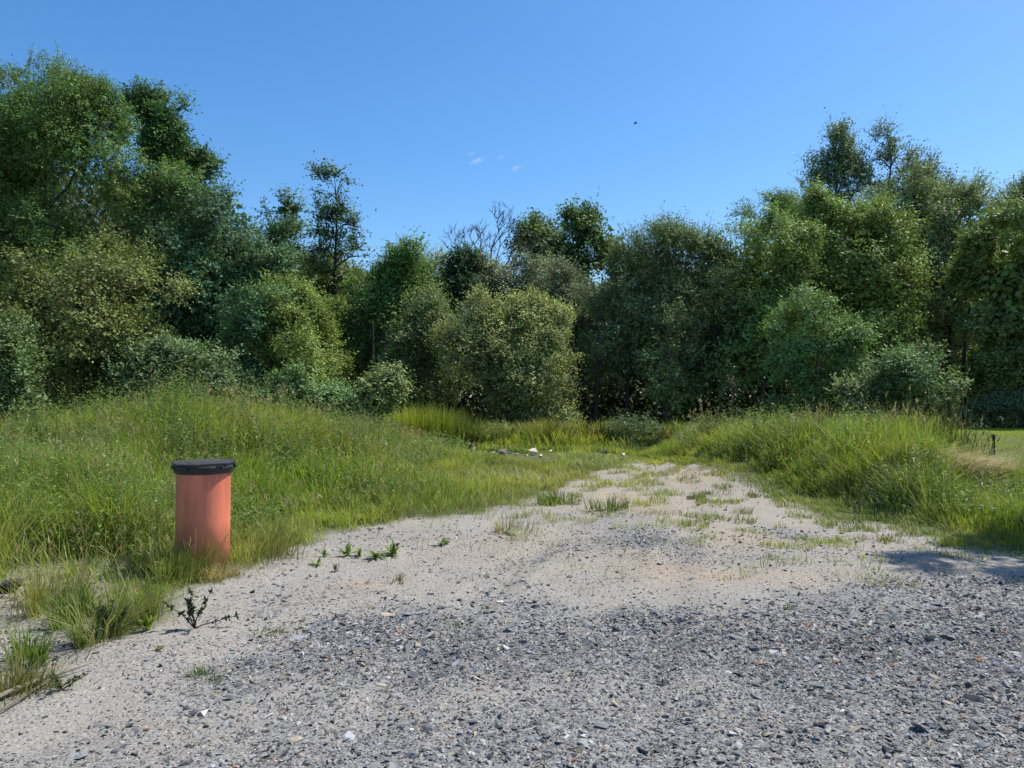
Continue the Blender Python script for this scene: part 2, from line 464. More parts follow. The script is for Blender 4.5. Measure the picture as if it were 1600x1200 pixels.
def scatter_stones(G, x, y, size, col, sink=.15):
    n = len(x)
    which = RS.integers(0, len(PROTOS), n)
    z = ground_z(x, y)
    for i, (pv, pf) in enumerate(PROTOS):
        s = np.nonzero(which == i)[0]
        if not len(s): continue
        a = RS.random(len(s)) * 2 * math.pi
        ca, sa = np.cos(a)[:, None], np.sin(a)[:, None]
        sx = size[s][:, None] * RS.uniform(.8, 1.35, (len(s), 1)); sy = size[s][:, None] * RS.uniform(.6, 1.05, (len(s), 1)); sz = size[s][:, None] * RS.uniform(.4, .85, (len(s), 1))
        X, Y_, Z = pv[:, 0] * sx, pv[:, 1] * sy, pv[:, 2] * sz
        tx, ty = RS.normal(0, .28, (len(s), 1)), RS.normal(0, .28, (len(s), 1))
        Z2 = Z + X * tx + Y_ * ty
        V = np.stack([X * ca - Y_ * sa + x[s][:, None], X * sa + Y_ * ca + y[s][:, None], Z2 + (z[s] + size[s] * sink)[:, None]], -1)
        k = len(pv)
        f = (np.arange(len(s)) * k)[:, None, None] + pf[None]
        G.add(V.reshape(-1, 3), f.reshape(-1, 3), None, np.repeat(col[s], k, 0))

def stone_cols(n, x=None):
    t = RS.random(n)[:, None] ** 1.15
    c = np.array([.050, .053, .056]) * (1 - t) + np.array([.27, .274, .274]) * t
    c = c * RS.normal(1, .15, (n, 1)).clip(.5, 1.5)
    u = RS.random(n)
    c[u < .06] = np.array([.38, .36, .33]) * RS.uniform(.7, 1.25, ((u < .06).sum(), 1))
    k = (u > .06) & (u < .16); c[k] = np.array([.30, .255, .185]) * RS.uniform(.6, 1.3, (k.sum(), 1))
    k = (u > .985); c[k] = np.array([.33, .17, .09]) * RS.uniform(.6, 1.2, (k.sum(), 1))
    return c

def gravel_pass(G, n, y0, y1, lo, hi, pw, floor):
    n = int(n * 1.3)
    x, y = field(n, y0 * .85, y1, 2.8)
    sl, tn, so, dt, ba = zones(x, y)
    patch = fbm(x * 1.1, y * 1.1, seed=77) * 1.4 + .1
    keep = RS.random(n) < np.clip(sl * patch + floor * (1 - so), 0, 1) * (dt > -.1)
    keep |= (ba > .5) & (RS.random(n) < .25)
    x, y = x[keep], y[keep]
    size = lo + (hi - lo) * RS.random(len(x)) ** pw
    scatter_stones(G, x, y, size, stone_cols(len(x)))

G = Geo()
gravel_pass(G, 130000, 2.5, 5.0, .004, .011, 1.6, .18)
gravel_pass(G, 42000, 2.5, 5.5, .009, .022, 2.0, .05)
gravel_pass(G, 4600, 2.5, 7, .02, .036, 2.2, .02)
gravel_pass(G, 130000, 5.0, 8.5, .005, .012, 1.7, .15)
gravel_pass(G, 26000, 5.5, 9, .012, .026, 2.0, .035)
gravel_pass(G, 36000, 8.5, 20, .008, .03, 2.4, .3)
gravel_pass(G, 900, 2.5, 7, .03, .052, 2.0, .0)
tag(G.build("gravel", M_STONE), "grey slate gravel strewn over the bare track", "gravel", kind="stuff")

def rock(label, px, py, w, col, group=None, name="rock", sq=.62):
    """one loose rock, an angular lump subdivided and roughened"""
    X, Y = at(px, py)
    r = random.Random(int(px * 7 + py))
    bm = bmesh.new()
    for k in range(9):
        d = [r.gauss(0, 1) for _ in range(3)]; l = math.sqrt(sum(q * q for q in d))
        bm.verts.new((d[0] / l, d[1] / l * .8, d[2] / l * sq))
    bmesh.ops.convex_hull(bm, input=bm.verts)
    for v in [v for v in bm.verts if not v.link_faces]: bm.verts.remove(v)
    bmesh.ops.bevel(bm, geom=list(bm.edges), offset=.012, segments=1, affect='EDGES')
    bmesh.ops.triangulate(bm, faces=bm.faces)
    bm.verts.index_update()
    v = np.array([q.co[:] for q in bm.verts]) * w * .5
    f = np.array([[q.index for q in t.verts] for t in bm.faces]); bm.free()
    v += (fbm(v[:, 0:1] * 9 / w, v[:, 1:2] * 9 / w, v[:, 2:3] * 9 / w, seed=4) - .5) * .1 * w
    o = make_mesh(name, v, [f], M_STONE, np.tile(np.array(col, float), (len(v), 1)))
    o.location = (X, Y, float(ground_z(X, Y)) + w * .5 * sq * (.8 if Y > 12 else .55))
    o.rotation_euler.z = r.uniform(0, 6)
    return tag(o, label, "rock", group)

PALE0 = None
PALE = (.66, .54, .39); BROWN = (.27, .21, .14)
rg = "pale rocks lying in the short grass"
rock("pale sandy rock, largest of the close row of rocks in the short grass", 678, 703, .33, PALE, rg)
rock("pale flat rock just beside the largest of the close row of rocks in the grass", 693, 702, .26, PALE, rg)
rock("pale rock near the far end of the close row, next to a white stone", 703, 701, .27, (.56, .5, .42), rg)
rock("small white stone at the end of the close row of rocks in the grass", 711, 700, .2, (.62, .6, .55), rg)
rock("low brownish rock half sunk in grass between the close row and the pointed rock", 738, 708, .3, (.4, .33, .24), rg)
rock("dark flat rock with shadowed edge in grass next to the pointed pale rock", 789, 715, .36, (.24, .2, .15), rg)
rock("pointed pale pinkish rock standing alone on the short grass", 833, 713, .34, (.66, .53, .40), rg, sq=.72)
rock("brown weathered rock on the grass near a small white stone", 943, 711, .3, BROWN, rg)
rock("small white stone alone on grass near the far end of the track", 974, 713, .17, (.65, .63, .6), rg)
rock("long pale whitish stone lying on the grey gravel", 322, 1114, .085, (.5, .47, .42), None, sq=.5)
rock("tan brown stone resting on the gravel below the small grass sprouts", 568, 1040, .055, (.36, .26, .17), None)
rock("black jagged rock in bare sandy soil at the meadow edge", 14, 922, .30, (.035, .036, .04), None)
rock("dark brown clod of earth in the meadow behind the orange pipe", 480, 693, .3, (.06, .045, .03), None, name="earth_clod", sq=1.1)
C.objects["earth_clod"]["category"] = "clod"
RUB = [(664, 702), (671, 707), (686, 708), (699, 708), (718, 705), (726, 709), (746, 712), (757, 710), (770, 713), (782, 712), (797, 711), (806, 716), (822, 716), (845, 717), (860, 708), (655, 704), (660, 708), (668, 709), (732, 712), (714, 710)]
base_ = rock("small pale rubble stone in the broken row across the short grass", 676, 709, .15, (.58, .47, .34), "pale rubble in the short grass", "rubble_stone")
for px, py in RUB:
    o = base_.copy(); C.objects.link(o)
    X, Y = at(px, py); k = RS.uniform(.6, 1.35)
    o.location = (X, Y, float(ground_z(X, Y)) + .05 * k); o.scale = (k * RS.uniform(.8, 1.5), k, k * RS.uniform(.7, 1.1)); o.rotation_euler = (RS.normal(0, .3), RS.normal(0, .3), RS.random() * 6.28)

# ------------------------------------------------------------------ grass
def gmix(a, b, t): return np.asarray(a) * (1 - t) + np.asarray(b) * t
GR = np.array([.235, .345, .052]); GR_Y = np.array([.37, .41, .075]); GR_D = np.array([.12, .21, .042]); STRAW = np.array([.40, .33, .17]); RUST = np.array([.22, .13, .05])

def tallness(x, y, dt):
    """height of the grass in metres"""
    px = CX + x / y * F
    e = -dt
    left = sstep(820, 430, px)
    right = sstep(1000, 1120, px)
    tl = .25 + .55 * sstep(.2, 2.8, e) * left
    tl = tl + .30 * left * sstep(11, 14, y) * sstep(-1, -4, x)
    mid = (1 - left) * (1 - right)
    tl = tl - .12 * left * sstep(-6.5, -8.5, x)
    t = tl * (1 - mid) + .20 * mid
    t = t + .24 * mid * sstep(860, 600, px)
    t = np.where(right > .02, right * (.10 + .72 * sstep(.35, 1.5, e)) + (1 - right) * t, t)
    lawn = sstep(9.2, 10.2, x) * sstep(14.2, 15.2, y + .25 * (x - 9)) + sstep(19.5, 22, y) * sstep(5.5, 7, x)
    lawn = np.clip(lawn, 0, 1)
    t = t * (1 - lawn) + .07 * lawn
    t = t + .55 * sstep(21.6, 23.2, y) * sstep(400, 560, px) * sstep(1120, 960, px)
    t = t * (1 - .62 * sstep(1430, 1530, px) * right)
    n = fbm(x * .9, y * .9, seed=50) * .9 + fbm(x * 2.6, y * 2.6, seed=52) * .75 + .18
    return t * n, lawn, mid, left, right

def grass_pass(n, y0, y1, seed, sel, wmul=1.0, dens=1.0):
    x, y = field(n, y0, y1)
    sl, tn, so, dt, ba = zones(x, y)
    t, lawn, mid, left, right = tallness(x, y, dt)
    t = np.where(dt > -.05, np.maximum(t * .5, .075), t)
    clump = fbm(x * 2.6, y * 2.6, seed=60 + seed, o=2)
    p = sstep(.22, -.18, dt) * (1 - .93 * ba)
    p = p * np.where(-dt < .5, sstep(.34, .54, clump) * .85 + .15, 1.0)
    p = p * (1 - mid * sstep(.56, .36, clump) * .5 * sstep(640, 900, CX + x / y * F))
    p = p + ba * .42 * sstep(.54, .66, clump)
    far = np.clip(blob(1080, 772, 210, 60, x, y) + 1.2 * blob(1010, 742, 130, 24, x, y) + blob(850, 792, 110, 36, x, y) + blob(1380, 838, 120, 22, x, y), 0, 1)
    p = np.maximum(p, far * (dt > 0) * sstep(.54, .66, fbm(x * 3.1, y * 3.1, seed=66, o=3)) * .8)
    dist = np.maximum(-dt, 0)
    return x, y, t, lawn, mid, left, right, clump, (RS.random(n) < p * dens) & sel(x, y, lawn, left, mid, right), dist, ba

ROCKS = [at(*q) for q in ((678, 703), (693, 702), (703, 701), (711, 700), (738, 708), (789, 715), (833, 713), (943, 711), (974, 713), (480, 693), *RUB)]
def grass(name, label, cat, passes, sel, segs=3):
    G = Geo()
    for n, y0, y1, wm in passes:
        x, y, t, lawn, mid, left, right, clump, k, dist, ba = grass_pass(n, y0, y1, 1, sel)
        x, y, t, lawn, mid, left, right, clump, dist, ba = (q[k] for q in (x, y, t, lawn, mid, left, right, clump, dist, ba))
        m = len(x)
        for rx_, ry_ in ROCKS:
            t = np.where(np.hypot(x - rx_ * .985, (y - ry_ * .985 + .5) * .5) < .6, t * .18, t)
        t = np.where(np.hypot(x + 2.76, (y - 6.25) * .7) < .55, t * .35, t)
        big = fbm(x * .45, y * .45, seed=90)
        c = GR * np.ones((m, 1))
        c = gmix(c, GR_Y, np.clip((big - .40) * 2.6 + RS.normal(0, .22, m), 0, 1)[:, None])
        c = gmix(c, GR_D, np.clip((.5 * fbm(x * .8, y * .8, seed=95) + .5 * fbm(x * 2.4, y * 2.4, seed=96) - .47) * 4.0 + RS.normal(0, .15, m), 0, .9)[:, None])
        strawp = .12 + .26 * sstep(1.0, .1, dist) * (1 - lawn) + .16 * mid + .3 * ba
        strawp = strawp + .5 * blob(320, 860, 110, 40, x, y) + .35 * blob(840, 745, 120, 30, x, y)
        s_ = RS.random(m) < strawp
        c[s_] = gmix(c[s_], STRAW, RS.uniform(.3, .85, (s_.sum(), 1)))
        r_ = RS.random(m) < .07 * mid + .02
        c[r_] = gmix(c[r_], RUST, .6)
        c = gmix(c, np.array([.30, .40, .05]), (lawn * .7)[:, None])
        c = c * (1 - .16 * right * (1 - lawn))[:, None]
        c = c * RS.normal(1, .18, (m, 1)).clip(.5, 1.6)
        h = t * RS.uniform(.45, 1.15, m) + .02
        w = (.0014 + .00075 * y) * wm * RS.uniform(.6, 1.35, m)
        wind = .9 + 1.6 * fbm(x * .5, y * .5, seed=99)
        az = np.where(RS.random(m) < .5, RS.random(m) * 6.283, 6.283 * wind)
        lean = h * RS.uniform(.1, 1.0, m)
        G.blades(np.stack([x, y, ground_z(x, y) - .015], -1), h, w, lean, az, c, .7, segs)
    o = G.build(name, M_GRASS)
    return tag(o, label, cat, kind="stuff")

grass("meadow_grass", "tall uncut meadow grass and weeds around the orange pipe", "grass",
      [(95000, 5.0, 9.5, 1.0), (150000, 9.5, 14, 1.0), (130000, 14, 20, 1.0), (60000, 20, 27, 1.2)], lambda x, y, lawn, left, mid, right: (left > .5))
grass("short_grass", "short yellowish grass with bare spots at the far end of the track", "grass",
      [(120000, 6, 14, .8), (190000, 14, 20, .8), (150000, 20, 27, 1.0)], lambda x, y, lawn, left, mid, right: (left <= .5) & (right <= .5))
grass("bank_grass", "long unmown grass on the bank beside the track", "grass",
      [(170000, 6, 12, 1.0), (190000, 12, 19, 1.0), (50000, 19, 27, 1.2)], lambda x, y, lawn, left, mid, right: (right > .5) & (lawn <= .5))
grass("lawn", "mown bright green lawn behind the long grass near the wooden stake", "lawn",
      [(260000, 13, 27, 1.0)], lambda x, y, lawn, left, mid, right: (right > .5) & (lawn > .5), 2)

# seed stems: thin tall culms with pale panicles
def seed_stems(name, label, n, y0, y1, sel):
    x, y = field(n, y0, y1)
    sl, tn, so, dt, ba = zones(x, y)
    t, lawn, mid, left, right = tallness(x, y, dt)
    k = (dt < -.1) & (t > .2) & (lawn < .4) & sel(x, y, left, mid, right) & (fbm(x * .7, y * .7, seed=120) + RS.normal(0, .12, n) > .5)
    x, y, t = x[k], y[k], t[k]; m = len(x)
    G = Geo()
    z = ground_z(x, y)
    h = t * RS.uniform(.95, 1.4, m) + .1
    az = RS.random(m) * 6.283; lean = h * RS.uniform(.05, .4, m)
    col = gmix(np.array([.30, .28, .10]), np.array([.42, .34, .19]), RS.random((m, 1)))
    b = np.stack([x, y, z], -1)
    G.blades(b, h, .0018 + .00028 * y, lean, az, col, .7, 3)
    tip = b + np.stack([np.cos(az), np.sin(az), np.zeros(m)], -1) * lean[:, None] * .9
    tip[:, 2] += h * (1 - .25 * lean / h) * .88
    for q in range(4):
        d = np.stack([RS.normal(0, .45, m), RS.normal(0, .45, m), RS.uniform(.6, 1.2, m)], -1)
        G.leaves(tip + np.array([0, 0, 1]) * (q * .022), d, rdir(m), RS.uniform(.05, .10, m), .004 + .0006 * y, col * RS.uniform(.8, 1.2, (m, 1)))
    return tag(G.build(name, M_GRASS), label, "grass", kind="stuff")

seed_stems("seeding_meadow_grass", "straw coloured seeding grass stems rising from the meadow", 24000, 5, 22, lambda x, y, l, m, r: l > .05 + .6 * RS.random(len(l)))
seed_stems("seeding_bank_grass", "straw coloured seeding grass stems rising from the bank", 14000, 6, 22, lambda x, y, l, m, r: r > .4)

# leafy meadow herbs
def herbs(name, label, n, y0, y1, sel, hmul=1.0, thr=.44, nfr=.6, cols=((.085, .15, .04), (.21, .29, .07))):
    x, y = field(n, y0, y1)
    sl, tn, so, dt, ba = zones(x, y)
    t, lawn, mid, left, right = tallness(x, y, dt)
    k = (dt < -.5) & (lawn < .3) & (t > .25) & sel(x, y, left, mid, right) & (fbm(x * nfr, y * nfr, seed=140 + int(thr * 100)) + RS.normal(0, .07, n) > thr)
    x, y, t = x[k], y[k], t[k]; m = len(x)
    if not m: return
    G = Geo(); z = ground_z(x, y)
    h = t * RS.uniform(.8, 1.25, m) * hmul
    b = np.stack([x, y, z], -1)
    base = gmix(np.array(cols[0]), np.array(cols[1]), RS.random((m, 1)))
    G.blades(b, h, .003 + .0004 * y, h * .12, RS.random(m) * 6.283, base, .6, 2)
    for q in range(13):
        f = .25 + .75 * (q + RS.random(m)) / 13
        a = RS.random(m) * 6.283
        d = np.stack([np.cos(a), np.sin(a), RS.uniform(-.2, .7, m)], -1)
        L_ = (.05 + .0028 * y) * RS.uniform(.6, 1.3, m) * (1.15 - .5 * f)
        G.leaves(b + np.array([0, 0, 1]) * (h * f)[:, None], d, unit(np.array([0, 0, 1.]) + RS.normal(0, .35, (m, 3))), L_, L_ * .38, base * RS.uniform(.75, 1.35, (m, 1)))
    return tag(G.build(name, M_GRASS), label, "weeds", kind="stuff")

herbs("meadow_herbs", "leafy green weeds mixed through the meadow grass", 85000, 7, 24, lambda x, y, l, m, r: l > .1 + .8 * RS.random(len(l)))
herbs("tall_weeds", "tall dark leafy weeds standing above the meadow grass in clumps", 60000, 9, 22, lambda x, y, l, m, r: l > .25 + .75 * RS.random(len(l)), 1.45, .63, 1.1, ((.07, .12, .04), (.17, .23, .06)))
herbs("bank_herbs", "leafy weeds mixed through the long bank grass", 24000, 8, 22, lambda x, y, l, m, r: r > .4)

# flattened pale hay on the bank
G = Geo()
n = 3000
px = RS.normal(1470, 48, n).clip(1370, 1560); py = 728 + (px - 1470) * .16 + RS.normal(0, 11, n)
Yd = RS.normal(11.7, .35, n)
x = (px - CX) / F * Yd; z = EYE + (HZ - py) / F * Yd
G.blades(np.stack([x, Yd, np.maximum(z, ground_z(x, Yd) + .25)], -1), RS.uniform(.04, .2, n), .0075, RS.uniform(.25, .6, n), RS.normal(-.15, .6, n), gmix(np.array([.62, .50, .31]), np.array([.40, .36, .18]), RS.random((n, 1))), .4, 3)
tag(G.build("dry_grass", M_GRASS), "flattened swath of pale dry grass lying across the bank", "dry grass", kind="stuff")

# ------------------------------------------------------------------ small plants as things
def root_mat(G, r, c=(.12, .10, .05)):
    a = np.arange(12) * math.pi / 6; q = r * RS.uniform(.9, 1.3, 12)
    v = np.concatenate([[[0, 0, .004]], np.stack([np.cos(a) * q, np.sin(a) * q, np.full(12, -.03)], -1)])
    G.add(v, [[0, 1 + i, 1 + (i + 1) % 12] for i in range(12)], None, c)

def grass_tuft(px, py, label, h, r, n, col, group=None, name="grass_tuft", straw=.15, w=.006, flop=.5):
    X, Y = at(px, py); G = Geo()
    nc = max(3, int(2 + r * 22))
    cc = RS.normal(0, .55 * r, (nc, 2)); ci = RS.integers(0, nc, n)
    xy = cc[ci] + RS.normal(0, 1, (n, 2)) * (r * RS.uniform(.12, .34, nc))[ci][:, None]
    a = np.arctan2(xy[:, 1], xy[:, 0])
    b = np.stack([xy[:, 0], xy[:, 1], np.full(n, -.01)], -1)
    c = np.array(col) * RS.normal(1, .2, (n, 1)).clip(.5, 1.6)
    s = RS.random(n) < straw; c[s] = gmix(c[s], STRAW, .7)
    hh = h * RS.uniform(.4, 1.1, n)
    G.blades(b, hh, w * RS.uniform(.6, 1.2, n), hh * RS.uniform(.1, flop * 1.6, n), a + RS.normal(0, .5, n), c, .8, 3)
    root_mat(G, r)
    o = G.build(name, M_GRASS)
    o.location = (X, Y, float(ground_z(X, Y)))
    return tag(o, label, "grass tuft", group)

TG = "grass tufts on the bare soil and gravel"
grass_tuft(78, 945, "yellowish tuft of fine grass on the bare sandy soil", .34, .20, 420, (.22, .24, .04), TG, straw=.35)
grass_tuft(112, 968, "dark green tuft of grass in front of the yellowish tuft on sandy soil", .30, .14, 320, (.10, .17, .03), TG)
grass_tuft(126, 893, "small bright green grass cushion on the bare grey soil", .17, .10, 220, (.19, .26, .03), TG, straw=.05)
grass_tuft(48, 1026, "green tuft of upright blades on pale soil by the dry branch", .26, .15, 260, (.15, .23, .04), TG)
grass_tuft(155, 998, "long bent tuft of grass at the gravel edge around the dark weed", .38, .14, 260, (.15, .21, .045), TG, straw=.3, flop=.9)
grass_tuft(215, 958, "bushy yellow green tuft where meadow meets gravel", .36, .20, 420, (.17, .22, .04), TG, straw=.25)
grass_tuft(20, 1085, "low grass tuft with reddish base touching the dry branch", .2, .17, 260, (.19, .2, .045), TG, straw=.3)
grass_tuft(325, 1056, "small dark sprawling grass sprout on the open gravel below the pipe", .07, .10, 90, (.09, .15, .04), TG, straw=.1, flop=1.2)
grass_tuft(402, 988, "thin sprawling grass sprout on pale gravel near the branched weed", .06, .11, 70, (.10, .15, .04), TG, straw=.2, flop=1.3)
grass_tuft(712, 976, "flat sprawling patch of grass sprouts in the middle of the gravel", .05, .14, 110, (.12, .16, .05), TG, straw=.3, flop=1.4)
grass_tuft(766, 944, "tiny grass sprout alone on grey gravel beside the sprawling patch", .05, .035, 40, (.11, .16, .05), TG)
grass_tuft(612, 905, "brown green sprout beside the tan sandy spot", .09, .08, 60, (.15, .15, .06), TG, straw=.4)
grass_tuft(951, 795, "leafy green tuft standing at the edge of the sandy track", .2, .22, 240, (.10, .17, .035), TG, straw=.1, w=.009)
grass_tuft(878, 785, "large green tuft where short grass gives way to gravel", .25, .30, 320, (.11, .19, .035), TG, straw=.15, w=.009)
grass_tuft(1098, 778, "low wide grass cushion on the stony track", .10, .30, 260, (.12, .18, .04), TG, straw=.25, w=.008)
grass_tuft(1172, 780, "short grass cushion near the bank on the stony track", .09, .16, 150, (.13, .18, .04), TG, straw=.2, w=.008)
grass_tuft(1152, 805, "thin yellowish sprouts on the gravel between two cushions", .14, .16, 90, (.17, .19, .06), TG, straw=.4, w=.007)
grass_tuft(1262, 806, "flat green cushion at the foot of the bank", .07, .22, 180, (.12, .18, .04), TG, straw=.2, w=.008)
grass_tuft(1225, 950, "tiny green sprout in the coarse slate gravel", .05, .05, 40, (.11, .17, .04), TG)
grass_tuft(790, 828, "dry brownish grass tuft with sparse blades on the gravel edge", .22, .22, 130, (.2, .19, .08), TG, straw=.6, w=.007)
grass_tuft(1385, 845, "mossy grass patch at the gravel rim under the bank", .07, .28, 260, (.14, .17, .04), TG, straw=.25, w=.007)
grass_tuft(1480, 852, "bright grass patch at the gravel rim beside the tree shadow", .10, .25, 260, (.14, .21, .04), TG, straw=.15, w=.007)
# hay round the foot of the pipe
grass_tuft(342, 902, "golden dry tuft of bent grass at the foot of the orange pipe", .17, .22, 300, (.36, .29, .12), None, straw=.6, w=.0055, flop=1.1)
grass_tuft(306, 900, "tall fine grass in front of the orange pipe with feathery stems", .58, .22, 130, (.22, .22, .06), None, straw=.45, w=.005, flop=.5)
grass_tuft(262, 905, "lush green grass tuft beside the broad leaved weed by the pipe", .36, .26, 460, (.15, .21, .035), None, straw=.2, w=.006)
grass_tuft(395, 872, "fine yellow green tuft next to the pipe at the gravel edge", .45, .30, 480, (.18, .22, .045), None, straw=.35, w=.0055, flop=.7)

def rosette(px, py, label, r, n, col, group, name="rosette_weed", tilt=.6):
    X, Y = at(px, py); G = Geo()
    a = np.arange(n) * 2.4 + RS.normal(0, .2, n)
    n = int(n * 1.5); a = np.arange(n) * 2.4 + RS.normal(0, .35, n)
    el = RS.uniform(tilt * .25, tilt * 1.6, n).clip(0, 1.4)
    d = np.stack([np.cos(a) * np.cos(el), np.sin(a) * np.cos(el), np.sin(el)], -1)
    c = np.array(col) * RS.normal(1, .22, (n, 1)).clip(.4, 1.6)
    L_ = r * RS.uniform(.35, 1.15, n)
    b = RS.normal(0, .08 * r, (n, 3)) * np.array([1, 1, 0])
    side = np.stack([-np.sin(a), np.cos(a), np.zeros(n)], -1)
    nr = unit(np.cross(d, side) * -1)
    # two-piece leaf: rising half and arching half
    m = b + d * (L_ * .55)[:, None]
    d2 = unit(d + np.array([0, 0, -.55]))
    W = L_ * RS.uniform(.18, .32, n)
    V = np.stack([b - side * (W * .12)[:, None], b + side * (W * .12)[:, None], m + side * (W * .5)[:, None] + nr * (W * .15)[:, None], m - side * (W * .5)[:, None] + nr * (W * .15)[:, None],
                  m, m + d2 * (L_ * .5)[:, None]], 1)
    o_ = (np.arange(n) * 6)[:, None]
    f3 = np.concatenate([o_ + np.array([[0, 4, 3]]), o_ + np.array([[0, 1, 4]]), o_ + np.array([[1, 2, 4]]), o_ + np.array([[3, 4, 5]]), o_ + np.array([[4, 2, 5]])])
    G.add(V.reshape(-1, 3), f3, None, np.repeat(c, 6, 0))
    o = G.build(name, M_GRASS); o.location = (X, Y, float(ground_z(X, Y)) + .005)
    return tag(o, label, "weed", group)

RG = "leafy rosette weeds on the gravel edge"
rosette(692, 848, "single leafy rosette weed standing apart on the pale gravel", .13, 14, (.14, .20, .05), RG)
rosette(614, 866, "bright leafy weed, tallest of the cluster on pale gravel", .17, 16, (.17, .25, .045), RG, tilt=.9)
rosette(590, 870, "low spreading weed touching the tallest one of the cluster", .15, 16, (.16, .22, .05), RG)
rosette(563, 868, "narrow upright weed between the cluster and the meadow edge", .12, 10, (.15, .22, .05), RG, tilt=1.1)
rosette(543, 866, "feathery weed growing beside the narrow upright one", .15, 12, (.16, .23, .05), RG, tilt=.9)
rosette(508, 868, "small weed close to the meadow edge by dark debris", .12, 10, (.15, .22, .05), RG, tilt=.9)
rosette(495, 880, "lowest weed of the row along the meadow edge", .10, 10, (.17, .25, .05), RG)
rosette(234, 980, "bright green rosette on gravel next to the branched weed", .11, 14, (.20, .28, .05), RG, tilt=.9)
rosette(252, 1013, "tiny brownish rosette at the gravel edge under the branched weed", .07, 10, (.17, .2, .06), RG)
rosette(525, 888, "dark withered weed on pale gravel below the row", .08, 8, (.10, .10, .05), RG, tilt=1.0)
rosette(575, 905, "very small rosette on the tan sandy spot", .05, 8, (.2, .2, .08), RG)
rosette(276, 900, "broad leaved dock weed with glossy leaves in front of the pipe", .30, 11, (.16, .25, .08), None, name="dock_weed", tilt=.65)
rosette(310, 880, "dark broad leaves growing against the pipe foot", .18, 8, (.06, .13, .04), None, name="dock_weed", tilt=1.1)
rosette(115, 790, "large dark leaved dock in the meadow beyond the bare soil", .40, 16, (.06, .13, .03), None, name="dock_weed", tilt=.8)

def stem_weed(px, py, label, h, stems, col, leafc, name, leaf=.03, spread=.35, lying=0.0):
    """branched weed: woody stems carrying small leaves"""
    X, Y = at(px, py)
    root = empty(name, (X, Y, float(ground_z(X, Y))), label, "weed")
    S, Lf = Geo(), Geo()
    for i in range(stems):
        a = RS.random() * 6.283; sp = RS.uniform(.2, 1) * spread
        if lying and i == 0: a, sp = .15, lying
        t = np.linspace(0, 1, 6)
        p = np.stack([np.cos(a) * sp * t + RS.normal(0, .008, 6), np.sin(a) * sp * t + RS.normal(0, .008, 6), h * RS.uniform(.6, 1) * (t ** .8) * (.35 if lying and i == 0 else 1)], -1); p[0] = 0
        S.tube(p, np.linspace(.005, .002, 6), 5, col)
        for q in range(9):
            u = RS.uniform(.25, 1); k = min(int(u * 5), 4); b = p[k] + (p[k + 1] - p[k]) * (u * 5 - k)
            n = 5
            d = rdir(n) + np.array([0, 0, .4])
            Lf.leaves(np.tile(b, (n, 1)), d, rdir(n) + np.array([0, 0, 1.2]), RS.uniform(.6, 1.3, n) * leaf, leaf * .45, np.array(leafc) * RS.uniform(.7, 1.3, (n, 1)))
    S.build("stem", M_BARK, root); Lf.build("foliage", M_GRASS, root)
    return root

stem_weed(307, 977, "dark branched thistle like weed on pale gravel below the pipe", .30, 7, (.05, .035, .025), (.05, .075, .035), "branched_weed", .035, .26, .3)
stem_weed(170, 992, "dark stalky weed with dried stems inside the long bent tuft", .26, 9, (.04, .04, .03), (.06, .07, .04), "stalky_weed", .03, .14)
stem_weed(100, 1075, "low withered weed next to the dry branch on gravel", .10, 7, (.09, .08, .05), (.12, .14, .06), "withered_weed", .022, .13)

def leafy_bush_weed(px, Y, label, h, r, n, col, name="leafy_weed", leaf=.09, base_off=0):
    """dense clump of leafy stems"""
    X = (px - CX) / F * Y
    z = float(ground_z(X, Y))
    root = empty(name, (X, Y, z), label, "weed")
    S, Lf = Geo(), Geo()
    a = RS.random(n) * 6.283; q = r * np.sqrt(RS.random(n))
    b = np.stack([np.cos(a) * q, np.sin(a) * q, np.zeros(n)], -1)
    hh = h * RS.uniform(.6, 1.05, n) * (1 - .35 * (q / r) ** 2)
    c = np.array(col) * RS.normal(1, .15, (n, 1))
    lean = RS.uniform(.02, .2, n) * h
    S.blades(b, hh, .006 + .0003 * Y, lean, a, c, .7, 3)
    for k in range(16):
        f = RS.uniform(.15, 1.0, n); aa = RS.random(n) * 6.283
        d = np.stack([np.cos(aa), np.sin(aa), RS.uniform(-.3, .6, n)], -1)
        p = b + np.stack([np.cos(a), np.sin(a), np.zeros(n)], -1) * (lean * f * f)[:, None] + np.array([0, 0, 1.]) * (hh * f * .95)[:, None]
        L_ = leaf * RS.uniform(.6, 1.3, n)
        Lf.leaves(p, d, unit(np.array([0, 0, 1.]) + RS.normal(0, .4, (n, 3))), L_, L_ * .33, c * RS.uniform(.75, 1.3, (n, 1)))
    S.build("stem", M_GRASS, root); Lf.build("foliage", M_GRASS, root)
    return root

leafy_bush_weed(1150, 19.0, "tall grey green nettle like clump topping the bank under the dead stalk", 1.5, .9, 420, (.085, .14, .045), "nettle_clump")
leafy_bush_weed(1105, 20.0, "lower grey green weed clump joining the nettle like clump on the bank", 1.1, .7, 240, (.08, .13, .045), "nettle_clump")
leafy_bush_weed(1190, 18.0, "green weed clump on the bank beside the tall nettle like clump", 1.15, .8, 260, (.1, .16, .045), "nettle_clump")
leafy_bush_weed(300, 14.2, "yellow green leafy weeds at the very top of the meadow mound", 1.35, 1.0, 420, (.16, .2, .04), "mound_weed", .075)
leafy_bush_weed(360, 14.6, "yellow green leafy weeds sloping down beside the mound top", 1.1, .9, 380, (.16, .2, .04), "mound_weed", .075)
leafy_bush_weed(235, 13.8, "leafy weeds on the mound shoulder in front of the yellowish bush", 1.05, .9, 320, (.14, .18, .04), "mound_weed", .075)
leafy_bush_weed(410, 15.3, "leafy weeds at the foot of the mound near the low shrubs", 1.0, .8, 280, (.15, .19, .04), "mound_weed", .075)
